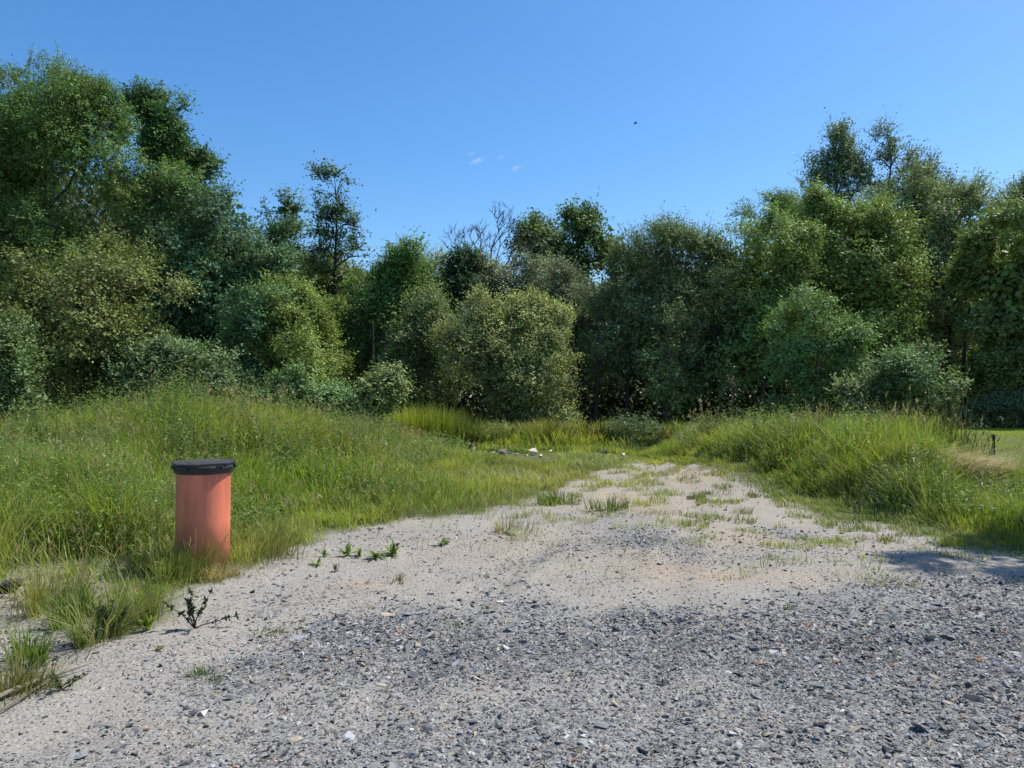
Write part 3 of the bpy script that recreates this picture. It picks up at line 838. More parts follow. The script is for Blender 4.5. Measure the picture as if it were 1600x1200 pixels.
leafy_bush_weed(50, 13, "round leafy weed clump at the meadow edge under the dull green shrub", 1.15, .7, 260, (.13, .18, .05), "mound_weed", .08)
leafy_bush_weed(770, 22.9, "pale leafy clump in front of the dark wood between broom clumps", .95, .75, 220, (.15, .2, .06), "leafy_clump", .1)
leafy_bush_weed(985, 23.3, "blue green leafy clump before the dark gap under the trees", 1.25, .85, 260, (.09, .14, .07), "leafy_clump", .12)
leafy_bush_weed(1010, 22.5, "low green clump at the far end of the track", .7, .7, 180, (.09, .14, .04), "leafy_clump", .1)

def broom(px, Y, label, h, r, n, col, name="broom_clump"):
    X = (px - CX) / F * Y; G = Geo()
    a = RS.random(n) * 6.283; q = r * np.sqrt(RS.random(n))
    b = np.stack([np.cos(a) * q, np.sin(a) * q, np.zeros(n)], -1)
    hh = h * RS.uniform(.45, 1.05, n) * (1 - .3 * (q / r) ** 2)
    c = np.array(col) * RS.normal(1, .2, (n, 1)).clip(.5, 1.5)
    G.blades(b, hh, .02 * RS.uniform(.6, 1.2, n), hh * RS.uniform(.05, .35, n), a, c, .8, 3)
    o = G.build(name, M_GRASS); o.location = (X, Y, float(ground_z(X, Y)) - .02)
    return tag(o, label, "broom clump", "broom like clumps before the wood")

broom(660, 22.5, "rounded yellow green broom clump, brightest before the dark wood", 1.6, .75, 900, (.23, .27, .04))
broom(690, 22.7, "bright yellow green broom clump leaning against the rounded one", 1.6, .7, 800, (.22, .26, .04))
broom(724, 22.8, "dull green broom clump at the shady end of the bright clumps", 1.4, .6, 500, (.14, .18, .045))
broom(625, 22.3, "low yellowish broom clump next to the shrubs", .9, .6, 450, (.2, .24, .05))
broom(850, 23.0, "olive broom clump with brown stalks under the willow", 1.15, .6, 500, (.17, .17, .05))
broom(880, 22.9, "brownish dry stalk clump at the willow corner", 1.0, .5, 300, (.15, .125, .055))
broom(925, 23.4, "dark dry stalk clump before the deep shade", 1.1, .55, 350, (.08, .07, .04))
broom(1050, 22.5, "dark brown dry stalk clump before the shade under the trees", .95, .6, 360, (.10, .075, .045))
broom(800, 23.1, "narrow dark green broom clump below the willow", .9, .5, 320, (.12, .16, .04))

def reed(px, Y, label, h, r, n, col, group):
    X = (px - CX) / F * Y
    z = float(ground_z(X, Y))
    B = P = Geo()
    a = RS.normal(.3, 1.1, n); q = r * np.sqrt(RS.random(n)); th = RS.random(n) * 6.283
    b = np.stack([np.cos(th) * q, np.sin(th) * q, np.zeros(n)], -1)
    hh = h * RS.uniform(.5, 1.05, n); c = np.array(col) * RS.normal(1, .2, (n, 1)).clip(.5, 1.5); ln = hh * RS.uniform(.08, .4, n)
    B.blades(b, hh, .013, ln, a, c, .8, 3)
    k = RS.random(n) < .35
    t = b[k] + np.stack([np.cos(a[k]), np.sin(a[k]), np.zeros(k.sum())], -1) * ln[k][:, None] + np.array([0, 0, 1]) * (hh[k] - .25 * ln[k])[:, None]
    for j in range(3):
        P.leaves(t - np.array([0, 0, .02]), np.stack([np.cos(a[k]) * .35, np.sin(a[k]) * .35, np.ones(k.sum())], -1) + RS.normal(0, .1, (k.sum(), 3)), rdir(k.sum()), RS.uniform(.09, .17, k.sum()), .022, np.tile([[.22, .17, .11]], (k.sum(), 1)))
    root_mat(B, r)
    o = B.build("reed_clump", M_GRASS); o.location = (X, Y, z)
    return tag(o, label, "reeds", group)

RGp = "reed like grass clumps on the bank"
reed(1487, 12.6, "tallest reed clump, leaning, against the dark gap beside the lawn", 1.45, .28, 60, (.085, .12, .045), RGp)
reed(1452, 12.9, "reed clump with bent tips before the dark gap", 1.0, .35, 80, (.11, .16, .045), RGp)
reed(1405, 13.0, "dense reed clump in front of the round pale shrub", .95, .35, 90, (.09, .14, .045), RGp)
reed(1370, 13.2, "reed clump below the shrub, thinner than its neighbour", .85, .35, 70, (.09, .13, .04), RGp)
reed(1520, 12.6, "short reed clump at the start of the lawn", .8, .25, 35, (.12, .15, .06), RGp)
reed(1325, 13.4, "low reed clump on the bank crest left of the pale shrub".replace(" left of", " before"), .75, .4, 60, (.1, .14, .045), RGp)
reed(1265, 14.0, "dark tipped reed clump along the bank crest", .85, .5, 70, (.1, .14, .045), RGp)
reed(1225, 14.2, "dark tipped reed clump next to the weed clumps on the bank", .8, .45, 55, (.1, .14, .045), RGp)

# dead stalk above the bank
X, Y = (1143 - CX) / F * 19.0, 19.0
z0 = float(ground_z(X, Y)); zt = EYE + (HZ - 588) / F * Y
rt = empty("dead_stalk", (X, Y, z0), "dry brown dead stalk with a ragged head rising above the bank weeds", "stalk")
G = Geo(); G.tube([(0, 0, 0), (.02, 0, (zt - z0) * .5), (.0, .01, zt - z0 - .1)], [.022, .018, .012], 6, (.16, .11, .07)); n = 90
G.leaves(np.array([0, 0, zt - z0 - .12]) + RS.normal(0, 1, (n, 3)) * np.array([.06, .06, .09]), rdir(n), rdir(n), .06, .03, np.tile([[.2, .13, .09]], (n, 1)))
G.build("stem", M_BARK, rt)

# dry branch on the ground
X, Y = at(40, 1082)
br = empty("dry_branch", (X, Y, float(ground_z(X, Y))), "long grey dry branch lying at the meadow edge", "branch")
G = Geo()
pts = []
for px, py in ((-40, 1108), (0, 1096), (40, 1080), (75, 1066), (110, 1052), (140, 1040)):
    a, b = at(px, py); pts.append((a - X, b - Y, float(ground_z(a, b)) + .03 - br.location.z))
G.tube(pts, [.016, .015, .014, .011, .008, .004], 7, (.20, .17, .13)); G.build("stem", M_WOOD, br)
G = Geo()
pts = []
for px, py in ((-20, 1128), (15, 1110), (50, 1088), (80, 1068)):
    a, b = at(px, py); pts.append((a - X, b - Y, float(ground_z(a, b)) + .02 - br.location.z))
G.tube(pts, [.004, .006, .006, .008], 6, (.14, .11, .08)); G.build("twig", M_WOOD, br)

# wooden stake
Y = 13.4; X = (1551 - CX) / F * Y; z0 = float(ground_z(X, Y))
st = empty("wooden_stake", (X, Y, z0), "thin dark wooden stake at the lawn edge behind the pale dry grass", "stake")
ztop = EYE + (HZ - 679) / F * Y - z0
bm = bmesh.new()
bmesh.ops.create_cube(bm, size=1)
for v in bm.verts:
    v.co = (v.co.x * .038 + (.012 if v.co.z > 0 else 0), v.co.y * .032, (v.co.z + .5) * (ztop + .1) - .1)
bmesh.ops.subdivide_edges(bm, edges=[e for e in bm.edges if abs(e.verts[0].co.z - e.verts[1].co.z) > .2], cuts=6)
for v in bm.verts: v.co.x += random.uniform(-.003, .003); v.co.y += random.uniform(-.003, .003)
bmesh.ops.bevel(bm, geom=list(bm.edges), offset=.003, segments=1, affect='EDGES')
me = bpy.data.meshes.new("post"); bm.to_mesh(me); bm.free()
at_ = me.attributes.new("col", 'FLOAT_COLOR', 'POINT'); at_.data.foreach_set("color", np.tile(np.array([.055, .042, .03, 1], np.float32), len(me.vertices)))
me.materials.append(M_WOOD); o = bpy.data.objects.new("post", me); C.objects.link(o); o.parent = st
G = Geo(); G.tube([(-.03, -.015, ztop * .42), (-.032, -.018, ztop * .60)], [.028, .02], 7, (.42, .40, .34)); G.build("pale_sleeve", M_WOOD, st)

# ------------------------------------------------------------------ orange pipe with black lid
PX, PY = at(318.5, 886)
PZ = float(ground_z(PX, PY))
shaft = empty("shaft_pipe", (PX, PY, PZ), "upright orange plastic pipe standing in the grass under a black lid", "pipe")
shaft.rotation_euler = (0, math.radians(.4), 0)
R = 39.6 / F * PY; HP = (886 - 733) / F * PY
def lathe(prof, k=96):
    pr = np.array(prof); n = len(pr); a = np.arange(k) * 2 * math.pi / k
    v = np.stack([pr[:, 0:1] * np.cos(a), pr[:, 0:1] * np.sin(a), np.repeat(pr[:, 1:2], k, 1)], -1).reshape(-1, 3)
    i = np.arange(n - 1)[:, None] * k; j = np.arange(k)[None]; j2 = (j + 1) % k
    return v, np.stack([i + j, i + j2, i + k + j2, i + k + j], -1).reshape(-1, 4)
M_PIPE = plastic("orange_pipe_plastic", (.66, .185, .105), .46, 7., .30, .35)
M_LID = plastic("black_lid_plastic", (.022, .023, .027), .5, 12., .3, .45, .12)
v, f = lathe([(R * .95, HP), (R, HP), (R, HP * .97), (R, HP * .5), (R, -.15), (R * .95, -.15), (R * .95, HP)])
make_mesh("pipe_body", v, [f], M_PIPE, None, True, shaft)
HC = .072
v, f = lathe([(R + .003, HP - .025), (R + .018, HP - .028), (R + .022, HP - .02), (R + .026, HP + HC * .4), (R + .036, HP + HC * .55), (R + .038, HP + HC * .78), (R - .03, HP + HC * .78), (R - .03, HP + .004), (R + .003, HP + .004), (R + .003, HP - .025)])
make_mesh("collar", v, [f], M_LID, None, False, shaft)
# lugs on the collar
for a in (-112, -62, -20, 28, 70, 118, 165, 210):
    G = Geo(); t = np.radians(np.linspace(a - 15, a + 15, 9))
    ro, ri, z0, z1 = R + .047, R + .030, HP + HC * .30, HP + HC * .56
    ring = lambda r, z: np.stack([r * np.cos(t), r * np.sin(t), np.full(9, z)], -1)
    vv = np.concatenate([ring(ri, z0 - .012), ring(ro, z0), ring(ro, z1), ring(ri, z1 + .01)])
    ff = [[q * 9 + i, q * 9 + i + 1, (q + 1) * 9 + i + 1, (q + 1) * 9 + i] for q in range(3) for i in range(8)]
    ff += [[0, 9, 18, 27], [8, 35, 26, 17]]
    G.add(vv, None, ff); G.build("lug", M_LID, shaft)
# lid: square plate with cut corners, shallow ribs and a raised rim
bm = bmesh.new()
S = .262; cut = .125
pl = [(S, -S + cut), (S, S - cut), (S - cut, S), (-S + cut, S), (-S, S - cut), (-S, -S + cut), (-S + cut, -S), (S - cut, -S)]
lo = [bm.verts.new((x, y, 0)) for x, y in pl]
face = bm.faces.new(lo)
ex = bmesh.ops.extrude_face_region(bm, geom=[face])
for v in [g for g in ex["geom"] if isinstance(g, bmesh.types.BMVert)]: v.co.z += .016
bm.faces.ensure_lookup_table()
top = max(bm.faces, key=lambda q: q.calc_center_median().z)
bmesh.ops.inset_region(bm, faces=[top], thickness=.03, depth=-.005)
bmesh.ops.inset_region(bm, faces=[top], thickness=.05, depth=.007)
bmesh.ops.bevel(bm, geom=[e for e in bm.edges if abs(e.verts[0].co.z - e.verts[1].co.z) < .02], offset=.003, segments=2, affect='EDGES')
bmesh.ops.recalc_face_normals(bm, faces=bm.faces)
me = bpy.data.meshes.new("lid"); bm.to_mesh(me); bm.free(); me.materials.append(M_LID)
lid = bpy.data.objects.new("lid", me); C.objects.link(lid); lid.parent = shaft
lid.location = (0, 0, HP + HC * .78 + .001); lid.rotation_euler = (math.radians(.5), math.radians(-1.2), math.radians(35))
for k in range(5):
    G = Geo(); G.tube([(-.15, -.12 + k * .06, .020), (.15, -.12 + k * .06, .020)], .007, 6); G.build("rib", M_LID, lid)

# ------------------------------------------------------------------ trees
KK, LS = 3.1, .77
def crown_geo(G, lobes, Y, p):
    """lobes: (x,y,z,rx,ry,rz) in metres. Leaves on short sprays spread through each lobe."""
    ls = p.get("leaf", .0052) * LS * Y          # leaf length
    lw = ls * p.get("ratio", .5)
    nl = p.get("nl", 9)
    spray = min(p.get("spray", .034) * Y * .6, 9)
    thr = p.get("gap", .40) + .045; fr = p.get("freq", 1.0) / (.048 * Y)
    base = np.array(p["col"], float) * np.array([2.9, 2.85, 2.75])
    sd = p["seed"]
    for li, (cx, cy, cz, rx, ry, rz) in enumerate(lobes):
        apx = math.pi * rx * rz * (F * .64 / Y) ** 2
        ns = int(max(24, apx * p.get("k", 1.0) * KK / nl))
        npf = int(np.clip(2 + (rx + rz) / 2 / Y * F / 7, 4, 11))
        pd = rdir(npf); pd[:, 2] = np.where((pd[:, 2] < -.2) & (RS.random(npf) < .6), -pd[:, 2], pd[:, 2])
        pc = pd * RS.uniform(.45, .95, (npf, 1)); pr = RS.uniform(.26, .56, npf)
        pc = np.concatenate([pc, [[0, 0, 0]]]); pr = np.concatenate([pr, [.62]]); pd = np.concatenate([pd, [[0, 0, 1.]]])
        wgt = pr ** 2 * np.r_[np.ones(npf), .75]
        wi = RS.choice(npf + 1, ns, p=wgt / wgt.sum())
        d2 = rdir(ns)
        d2 = unit(d2 + .35 * pd[wi])
        u = RS.uniform(0, 1, ns) ** (1 / 3.0)
        rag = .66 + .68 * fbm(d2[:, 0] * 3 + wi * 3.7, d2[:, 1] * 3, d2[:, 2] * 3 + li, seed=sd)
        pos = np.array([cx, cy, cz]) + (pc[wi] + d2 * (pr[wi] * u * rag)[:, None]) * np.array([rx, ry, rz])
        d = unit(d2 + .3 * pd[wi])
        wf = 1 / (.055 * Y)
        for ax_ in range(3):
            pos[:, ax_] += (fbm(pos[:, 0] * wf + ax_ * 31, pos[:, 1] * wf, pos[:, 2] * wf, seed=sd + 40 + ax_, o=2) - .5) * .075 * Y * p.get("warp", 1.0) * min(1, (rx + rz) / Y * 14)
        ptone = RS.normal(1, .10, npf + 1)[wi][:, None]
        g = fbm(pos[:, 0] * fr, pos[:, 1] * fr, pos[:, 2] * fr, seed=sd + 5, o=2)
        k = g > thr
        pos, d, u, g, ptone = pos[k], d[k], u[k], g[k], ptone[k]; ns = len(pos)
        if not ns: continue
        ax = unit(d * p.get("out", .8) + np.array([0, 0, p.get("up", .25)]) + RS.normal(0, .45, (ns, 3)))
        Ls = spray * RS.uniform(.5, 1.2, ns) * np.where(RS.random(ns) < .05, 1.6, 1.0)
        ax = np.where((RS.random((ns, 1)) < .06) & (d[:, 2:3] > .2), unit(ax + np.array([0, 0, 1.2])), ax)
        side = unit(np.cross(ax, np.array([0, 0, 1.]) + RS.normal(0, .3, (ns, 3))))
        lc = base * RS.normal(1, .07)
        sc_ = lc * ptone * RS.normal(1, .12, (ns, 1)).clip(.6, 1.5)
        yel = (RS.random(ns) < p.get("yel", .08))
        sc_[yel] = gmix(sc_[yel], np.array([.20, .21, .04]), .5)
        spn = unit(np.array([0, 0, .5]) + d * .85 + RS.normal(0, .34, (ns, 3)))
        G.leaves(pos - ax * (Ls * .3)[:, None], ax, spn, Ls * 1.2, .0007 * Y, np.tile([[.09, .07, .05]], (ns, 1)))
        for j in range(nl):
            t = (j + RS.random(ns)) / nl
            sg = np.where(RS.random(ns) < .5, -1., 1.)
            ld = unit(ax * .55 + side * sg[:, None] * .75 + RS.normal(0, .38, (ns, 3)) + np.array([0, 0, p.get("droop", -.15)]))
            nr = unit(spn + RS.normal(0, .21, (ns, 3)))
            b = pos + ax * (Ls * t)[:, None] + RS.normal(0, spray * .07, (ns, 3))
            z_ok = b[:, 2] > p["zmin"]
            q = RS.uniform(.65, 1.25, ns)
            G.leaves(b[z_ok], ld[z_ok], nr[z_ok], (ls * q)[z_ok], (lw * q)[z_ok], (sc_ * RS.normal(1, .06, (ns, 1)).clip(.6, 1.5))[z_ok])
        # sparse inner foliage that keeps the heart of the crown closed
        ni = int(apx * p.get("inner", .05))
        if ni:
            dd = rdir(ni); b = np.array([cx, cy, cz]) + dd * np.array([rx, ry, rz]) * (.72 * RS.random((ni, 1)) ** .5)
            b = b[b[:, 2] > p["zmin"]]; ni = len(b)
            G.leaves(b, rdir(ni), unit(RS.normal(0, .6, (ni, 3)) + np.array([0, -.3, .6])), ls * 2.4, lw * 2.6, base * .9 * RS.normal(1, .12, (ni, 1)).clip(.6, 1.4))

BARK = (.085, .07, .055)
def limb(G, a, b, r0, r1, sag, k=6, n=7, c=BARK):
    t = np.linspace(0, 1, n)[:, None]
    a, b = np.asarray(a, float), np.asarray(b, float)
    p = a + (b - a) * t + np.array([0, 0, 1]) * sag * np.sin(math.pi * t) + RS.normal(0, .02, (n, 3)) * np.linalg.norm(b - a) * np.sin(math.pi * t)
    G.tube(p, np.linspace(r0, r1, n), k, np.array(c) * RS.uniform(.85, 1.15))

TREES = []
def tree(name, label, cat, Y, base_px, lobes, col, group=None, trunk=True, skirt=False, gs=1.2, twigs=7, rdepth=1.0, bark=BARK, trunk_top=None, tr=.011, **p):
    """lobes in photo pixels (cx, cy, rx, ry) at distance Y"""
    p = dict(p); p["col"] = col; p["seed"] = sum(map(ord, label)) % 9973
    x0 = (base_px - CX) / F * Y
    z0 = float(ground_z(x0, Y))
    root = empty(name, (x0, Y, z0), label, cat, group)
    LB = []
    for i, l in enumerate(lobes):
        X, _, Z = up(l[0], l[1], Y)
        rx, rz = l[2] / F * Y * gs, l[3] / F * Y * gs
        ry = (rx + rz) / 2 * rdepth
        oy = RS.uniform(-.5, .7) * ry if len(l) < 5 else l[4]
        LB.append((X - x0, oy, Z - z0, rx, ry, rz))
    p["zmin"] = .04
    if skirt and Y < 35 and cat == "tree":
        xs_ = [q[0] for q in LB]; w = (max(xs_) - min(xs_)) / 2 + .4; xm = (max(xs_) + min(xs_)) / 2
        zlow = min(q[2] - q[5] for q in LB)
        zt_ = max(zlow + .8, 1.2)
        for j in range(3):
            LB.append((xm + (j - 1) * w * .62, RS.uniform(1.5, 3.0), zt_ * .5 - .1, w * .5, w * .5, zt_ * .62))
    S = Geo()
    ztop = max(q[2] for q in LB) if trunk_top is None else up(0, trunk_top, Y)[2] - z0
    hh = max(ztop, .6)
    r0 = max(.03, tr * hh * 1.5)
    topx = np.average([q[0] for q in LB if q[2] > .5 * hh] or [0])
    n = 9; t = np.linspace(0, 1, n)
    tp = np.stack([topx * t ** 1.5 + RS.normal(0, .015 * hh, n) * t, RS.normal(0, .01 * hh, n) * t, hh * t - .15 * (1 - t)], -1)
    if trunk: S.tube(tp, r0 * (1 - .97 * t) + .006, 8, bark)
    for (cx, cy, cz, rx, ry, rz) in LB:
        zf = np.clip((cz - .7 * rz - .25 * abs(cx)) / hh, .06, .92)
        st_ = np.array([np.interp(zf, t, tp[:, i]) for i in range(3)])
        rb = max(.012, r0 * (1 - .85 * zf) * .55)
        limb(S, st_, (cx, cy, cz), rb, rb * .4, .06 * hh * .3, 6, 7, bark)
        for q in range(twigs):
            dd = rdir(1)[0]; dd[2] = abs(dd[2]) * .8 + .1 if RS.random() < .75 else dd[2]
            e = np.array([cx, cy, cz]) + unit(dd) * np.array([rx, ry, rz]) * RS.uniform(.7, .98)
            limb(S, (cx, cy, cz), e, rb * .38, .006, .03 * rz, 4, 5, bark)
    S.build("trunk", M_BARK, root)
    G = Geo(); crown_geo(G, LB, Y, p); G.build("crown", M_LEAF, root)
    TREES.append(root)
    return root

ASH = (.050, .090, .023); OAK = (.034, .070, .022); BLUE = (.045, .085, .040); WILLOW = (.145, .165, .062); YG = (.088, .120, .028); HB = (.068, .084, .025)
MID = (.065, .105, .030); ALD = (.045, .075, .024); ASPEN = (.075, .105, .055); ROB = (.075, .125, .045)

# --- the wood behind, from the camera's left edge to its right edge
tree("ash_tree", "huge feathery ash tree, tallest of all, at the edge of the meadow", "tree", 26, 40,
     [(60, 205, 115, 85), (150, 260, 100, 90), (20, 290, 115, 100), (205, 330, 72, 85), (70, 400, 140, 90), (95, 145, 50, 32), (-10, 165, 80, 52), (25, 125, 50, 30), (185, 195, 38, 36), (-130, 260, 120, 150), (170, 420, 90, 80), (20, 510, 120, 90), (140, 145, 28, 20), (235, 400, 45, 60)],
     ASH, gs=1.0, warp=.6, k=1.1, gap=.43, freq=.85, ratio=.34, nl=11, up=.15, droop=-.35, yel=.12, inner=.03, spray=.03)
tree("oak_tree", "dark oak whose clustered tufts stick out beyond the ash crown", "tree", 31, 265,
     [(225, 165, 28, 32), (250, 195, 26, 24), (280, 238, 36, 40), (255, 225, 30, 35), (300, 275, 28, 26), (240, 290, 55, 60), (315, 250, 14, 14), (265, 170, 14, 18), (270, 350, 60, 60), (305, 300, 24, 22)],
     OAK, gs=1.0, warp=.6, k=1.6, gap=.36, freq=1.2, ratio=.6)
tree("maple_tree", "blue green rounded maple between the dark oak and the alders", "tree", 28, 345,
     [(335, 335, 58, 45), (365, 400, 58, 60), (315, 430, 60, 60), (395, 440, 34, 70), (345, 510, 75, 60), (395, 520, 40, 60), (290, 500, 60, 70), (330, 580, 80, 50), (390, 590, 50, 40)],
     BLUE, k=1.1, gap=.38, ratio=.55)
tree("hornbeam_tree", "yellowish layered bush tree standing in front of the ash trunk", "tree", 20, 130,
     [(135, 420, 62, 40), (165, 450, 60, 45), (105, 480, 62, 45), (45, 485, 55, 22), (190, 490, 48, 50), (150, 530, 85, 50), (205, 545, 40, 45), (60, 540, 60, 35), (120, 585, 90, 40), (200, 590, 35, 30), (20, 580, 50, 40), (60, 435, 46, 26), (25, 530, 60, 36), (225, 520, 26, 36)],
     HB, k=1.1, gap=.47, freq=1.6, ratio=.55, up=.05, droop=-.2, spray=.04, leaf=.0056)
tree("hedge_shrub", "dull grey green shrub at the meadow margin under the big ash", "shrub", 15.5, 15,
     [(15, 585, 45, 40), (-40, 570, 60, 60), (40, 625, 35, 25), (0, 640, 50, 25)], (.054, .086, .032), k=1.2, gap=.40, freq=1.3, twigs=4, leaf=.006)
tree("elder_shrub", "grey green elder shrub just above the top of the meadow mound", "shrub", 19.5, 285,
     [(285, 560, 42, 28), (265, 590, 45, 30), (310, 595, 40, 28), (300, 625, 60, 30), (245, 610, 30, 25)], (.058, .088, .037), k=1.3, gap=.36, freq=1.5, twigs=4, leaf=.006)
tree("maple_sapling", "small dense green tree between the maple and the yellow green tree", "tree", 23, 385,
     [(385, 560, 40, 50), (400, 500, 35, 40), (375, 610, 40, 30)], (.05, .095, .042), k=1.2, gap=.38)
tree("lime_tree", "yellow green cone shaped young tree beside the tall alder trunk", "tree", 24, 462,
     [(460, 470, 32, 30), (445, 505, 36, 40), (478, 510, 36, 45), (440, 560, 44, 50), (485, 560, 40, 45), (465, 600, 55, 35), (500, 590, 28, 35), (430, 600, 40, 35)],
     YG, k=1.5, gap=.34, freq=1.5, ratio=.4, up=.5, spray=.03)
tree("alder_tree", "shorter of the two slender alders rising against the sky", "tree", 38, 452,
     [(440, 305, 16, 13), (443, 325, 24, 12), (420, 330, 12, 8), (462, 328, 12, 9), (442, 350, 22, 13), (432, 372, 16, 12), (465, 365, 22, 14), (450, 400, 34, 20), (430, 420, 30, 30), (465, 430, 40, 35)],
     ALD, gs=.74, warp=.15, k=1.1, gap=.38, freq=1.8, ratio=.6, trunk_top=312, tr=.008, twigs=5, inner=.02)
tree("alder_tree", "taller slender alder with bare dark trunk and open crown against the sky", "tree", 36, 530,
     [(512, 275, 30, 9), (535, 278, 10, 10), (490, 297, 16, 9), (520, 305, 22, 12), (500, 325, 18, 10), (538, 330, 14, 12), (515, 345, 22, 12), (548, 352, 16, 10), (492, 362, 14, 9), (525, 372, 30, 12), (560, 385, 14, 9), (500, 392, 24, 10), (545, 400, 26, 10), (575, 400, 12, 12), (482, 408, 18, 8), (510, 425, 28, 9), (560, 425, 16, 8)],
     ALD, gs=.74, warp=.15, k=1.1, gap=.38, freq=2.0, ratio=.6, trunk_top=270, tr=.0085, twigs=6, inner=.0, nl=7, bark=(.05, .042, .036))
tree("birch_tree", "olive brown mixed tree behind the trunk of the taller alder", "tree", 41, 560,
     [(545, 440, 32, 28), (580, 455, 35, 35), (555, 500, 45, 45), (480, 440, 40, 40), (500, 500, 40, 50), (580, 540, 50, 60), (500, 570, 50, 50)], (.07, .085, .03), k=1.3, gap=.38, ratio=.5)
tree("field_maple", "broad dark green round headed tree between alder and pale willow", "tree", 33, 620,
     [(605, 425, 34, 24), (635, 425, 34, 24), (590, 455, 40, 35), (640, 460, 42, 38), (610, 500, 60, 40), (655, 510, 40, 40), (590, 555, 55, 50), (650, 570, 55, 50)],
     (.055, .095, .024), k=1.15, gap=.38, freq=1.2, ratio=.5)
tree("white_willow", "thin pale willow with sparse crown beside the dark ivy covered tree", "tree", 43, 672,
     [(665, 405, 18, 12), (680, 412, 16, 12), (660, 425, 14, 14), (685, 435, 22, 18), (660, 450, 18, 20)], (.13, .145, .085), k=.9, gap=.46, freq=1.8, ratio=.3, inner=0)
tree("ivy_tree", "small very dark upright tree in front of the pale willow", "tree", 37, 712,
     [(712, 410, 20, 18), (710, 435, 26, 26), (712, 462, 26, 26)], (.022, .045, .02), k=1.7, gap=.32, ratio=.6)
tree("sallow_tree", "grey green willow crown filling the space under the bare dead tree", "tree", 39, 815,
     [(812, 425, 36, 24), (835, 440, 32, 24), (790, 450, 30, 26), (755, 440, 20, 26), (850, 460, 35, 28), (740, 455, 22, 22), (800, 480, 50, 30)], (.10, .12, .062), k=1.2, gap=.38, freq=1.6, ratio=.35)
tree("poplar_tree", "middle poplar of the far group, tallest and widest of the three", "tree", 54, 915,
     [(893, 345, 10, 12), (910, 355, 14, 12), (928, 345, 14, 14), (905, 375, 34, 24), (935, 380, 26, 26), (885, 395, 30, 28), (920, 410, 30, 20), (905, 435, 26, 20)],
     (.050, .085, .026), "poplars far behind", gs=1.05, warp=.5, k=1.2, gap=.43, freq=1.8, ratio=.7, inner=.01)
tree("poplar_tree", "poplar of the far group next to the bare dead tree", "tree", 53, 842,
     [(838, 360, 16, 12), (835, 380, 26, 18), (850, 395, 28, 22), (862, 420, 26, 22), (840, 415, 24, 18), (865, 385, 14, 18)],
     (.055, .085, .026), "poplars far behind", gs=1.05, warp=.5, k=1.3, gap=.38, freq=1.6, ratio=.7, inner=.02)
tree("poplar_tree", "narrow poplar on the far side of the tallest poplar", "tree", 55, 957,
     [(955, 360, 9, 12), (956, 378, 15, 16), (960, 395, 14, 14), (948, 410, 18, 16)],
     (.05, .08, .026), "poplars far behind", gs=1.05, warp=.5, k=1.5, gap=.36, freq=1.6, ratio=.7, inner=.02)
tree("sallow_tree", "pale grey willow crown peeping out below the far poplars", "tree", 33, 900,
     [(885, 470, 34, 26), (920, 470, 30, 26), (900, 505, 38, 30), (880, 440, 20, 20)], (.085, .105, .062), k=1.3, gap=.38, ratio=.32)
tree("goat_willow", "big rounded pale willow bush in the centre, sunlit on its crown", "tree", 26.2, 790,
     [(770, 490, 48, 34), (815, 490, 48, 34), (735, 515, 40, 34), (850, 515, 34, 38), (790, 530, 70, 45), (720, 545, 36, 32), (860, 560, 34, 44), (780, 575, 75, 40), (745, 590, 40, 28), (875, 600, 22, 34), (880, 640, 20, 28), (820, 600, 50, 30), (800, 618, 55, 22)],
     WILLOW, gs=1.0, warp=.75, k=1.45, gap=.32, freq=1.5, ratio=.38, up=.35, leaf=.0048)
tree("goat_willow", "smaller dull green willow bush leaning out beside the big rounded one", "tree", 28.5, 670,
     [(672, 490, 36, 26), (690, 515, 34, 28), (650, 515, 34, 26), (630, 530, 22, 14), (668, 550, 46, 34), (640, 575, 44, 34), (690, 590, 40, 34), (660, 615, 40, 24)], (.080, .105, .042), gs=1.0, warp=.4, k=1.2, gap=.38, freq=1.4, ratio=.4, up=.25)
tree("crack_willow", "wide dark willow with pale outer sprays beside the deep shade", "tree", 30, 1040,
     [(1035, 385, 50, 26), (985, 415, 44, 32), (955, 420, 26, 30), (1085, 385, 48, 26), (1120, 395, 36, 34), (1040, 440, 70, 50), (965, 470, 50, 44), (1105, 450, 55, 50), (1010, 510, 60, 50), (950, 530, 46, 44), (1075, 520, 60, 50), (1125, 530, 50, 55), (1030, 570, 60, 40), (960, 580, 40, 30)],
     (.072, .102, .042), gs=1.08, k=1.05, gap=.39, freq=1.1, ratio=.36, yel=.12)
tree("maple_sapling", "pale leafy sapling hanging into the dark gap under the wide willow", "tree", 27, 1040,
     [(1045, 560, 28, 22), (1065, 545, 22, 18), (1020, 575, 26, 16), (1040, 610, 14, 22), (1055, 640, 22, 16)], (.095, .13, .05), k=.9, gap=.42, freq=1.6, inner=0, twigs=4)
tree("robinia_tree", "pointed feathery robinia at the shoulder of the tall aspens", "tree", 41, 1215,
     [(1225, 295, 18, 14), (1205, 315, 26, 18), (1235, 320, 24, 20), (1190, 340, 32, 16), (1225, 350, 36, 22), (1180, 362, 26, 12), (1210, 385, 46, 24)],
     ROB, gs=1.02, warp=.5, k=1.15, gap=.42, freq=1.6, ratio=.35, spray=.03, inner=.01)
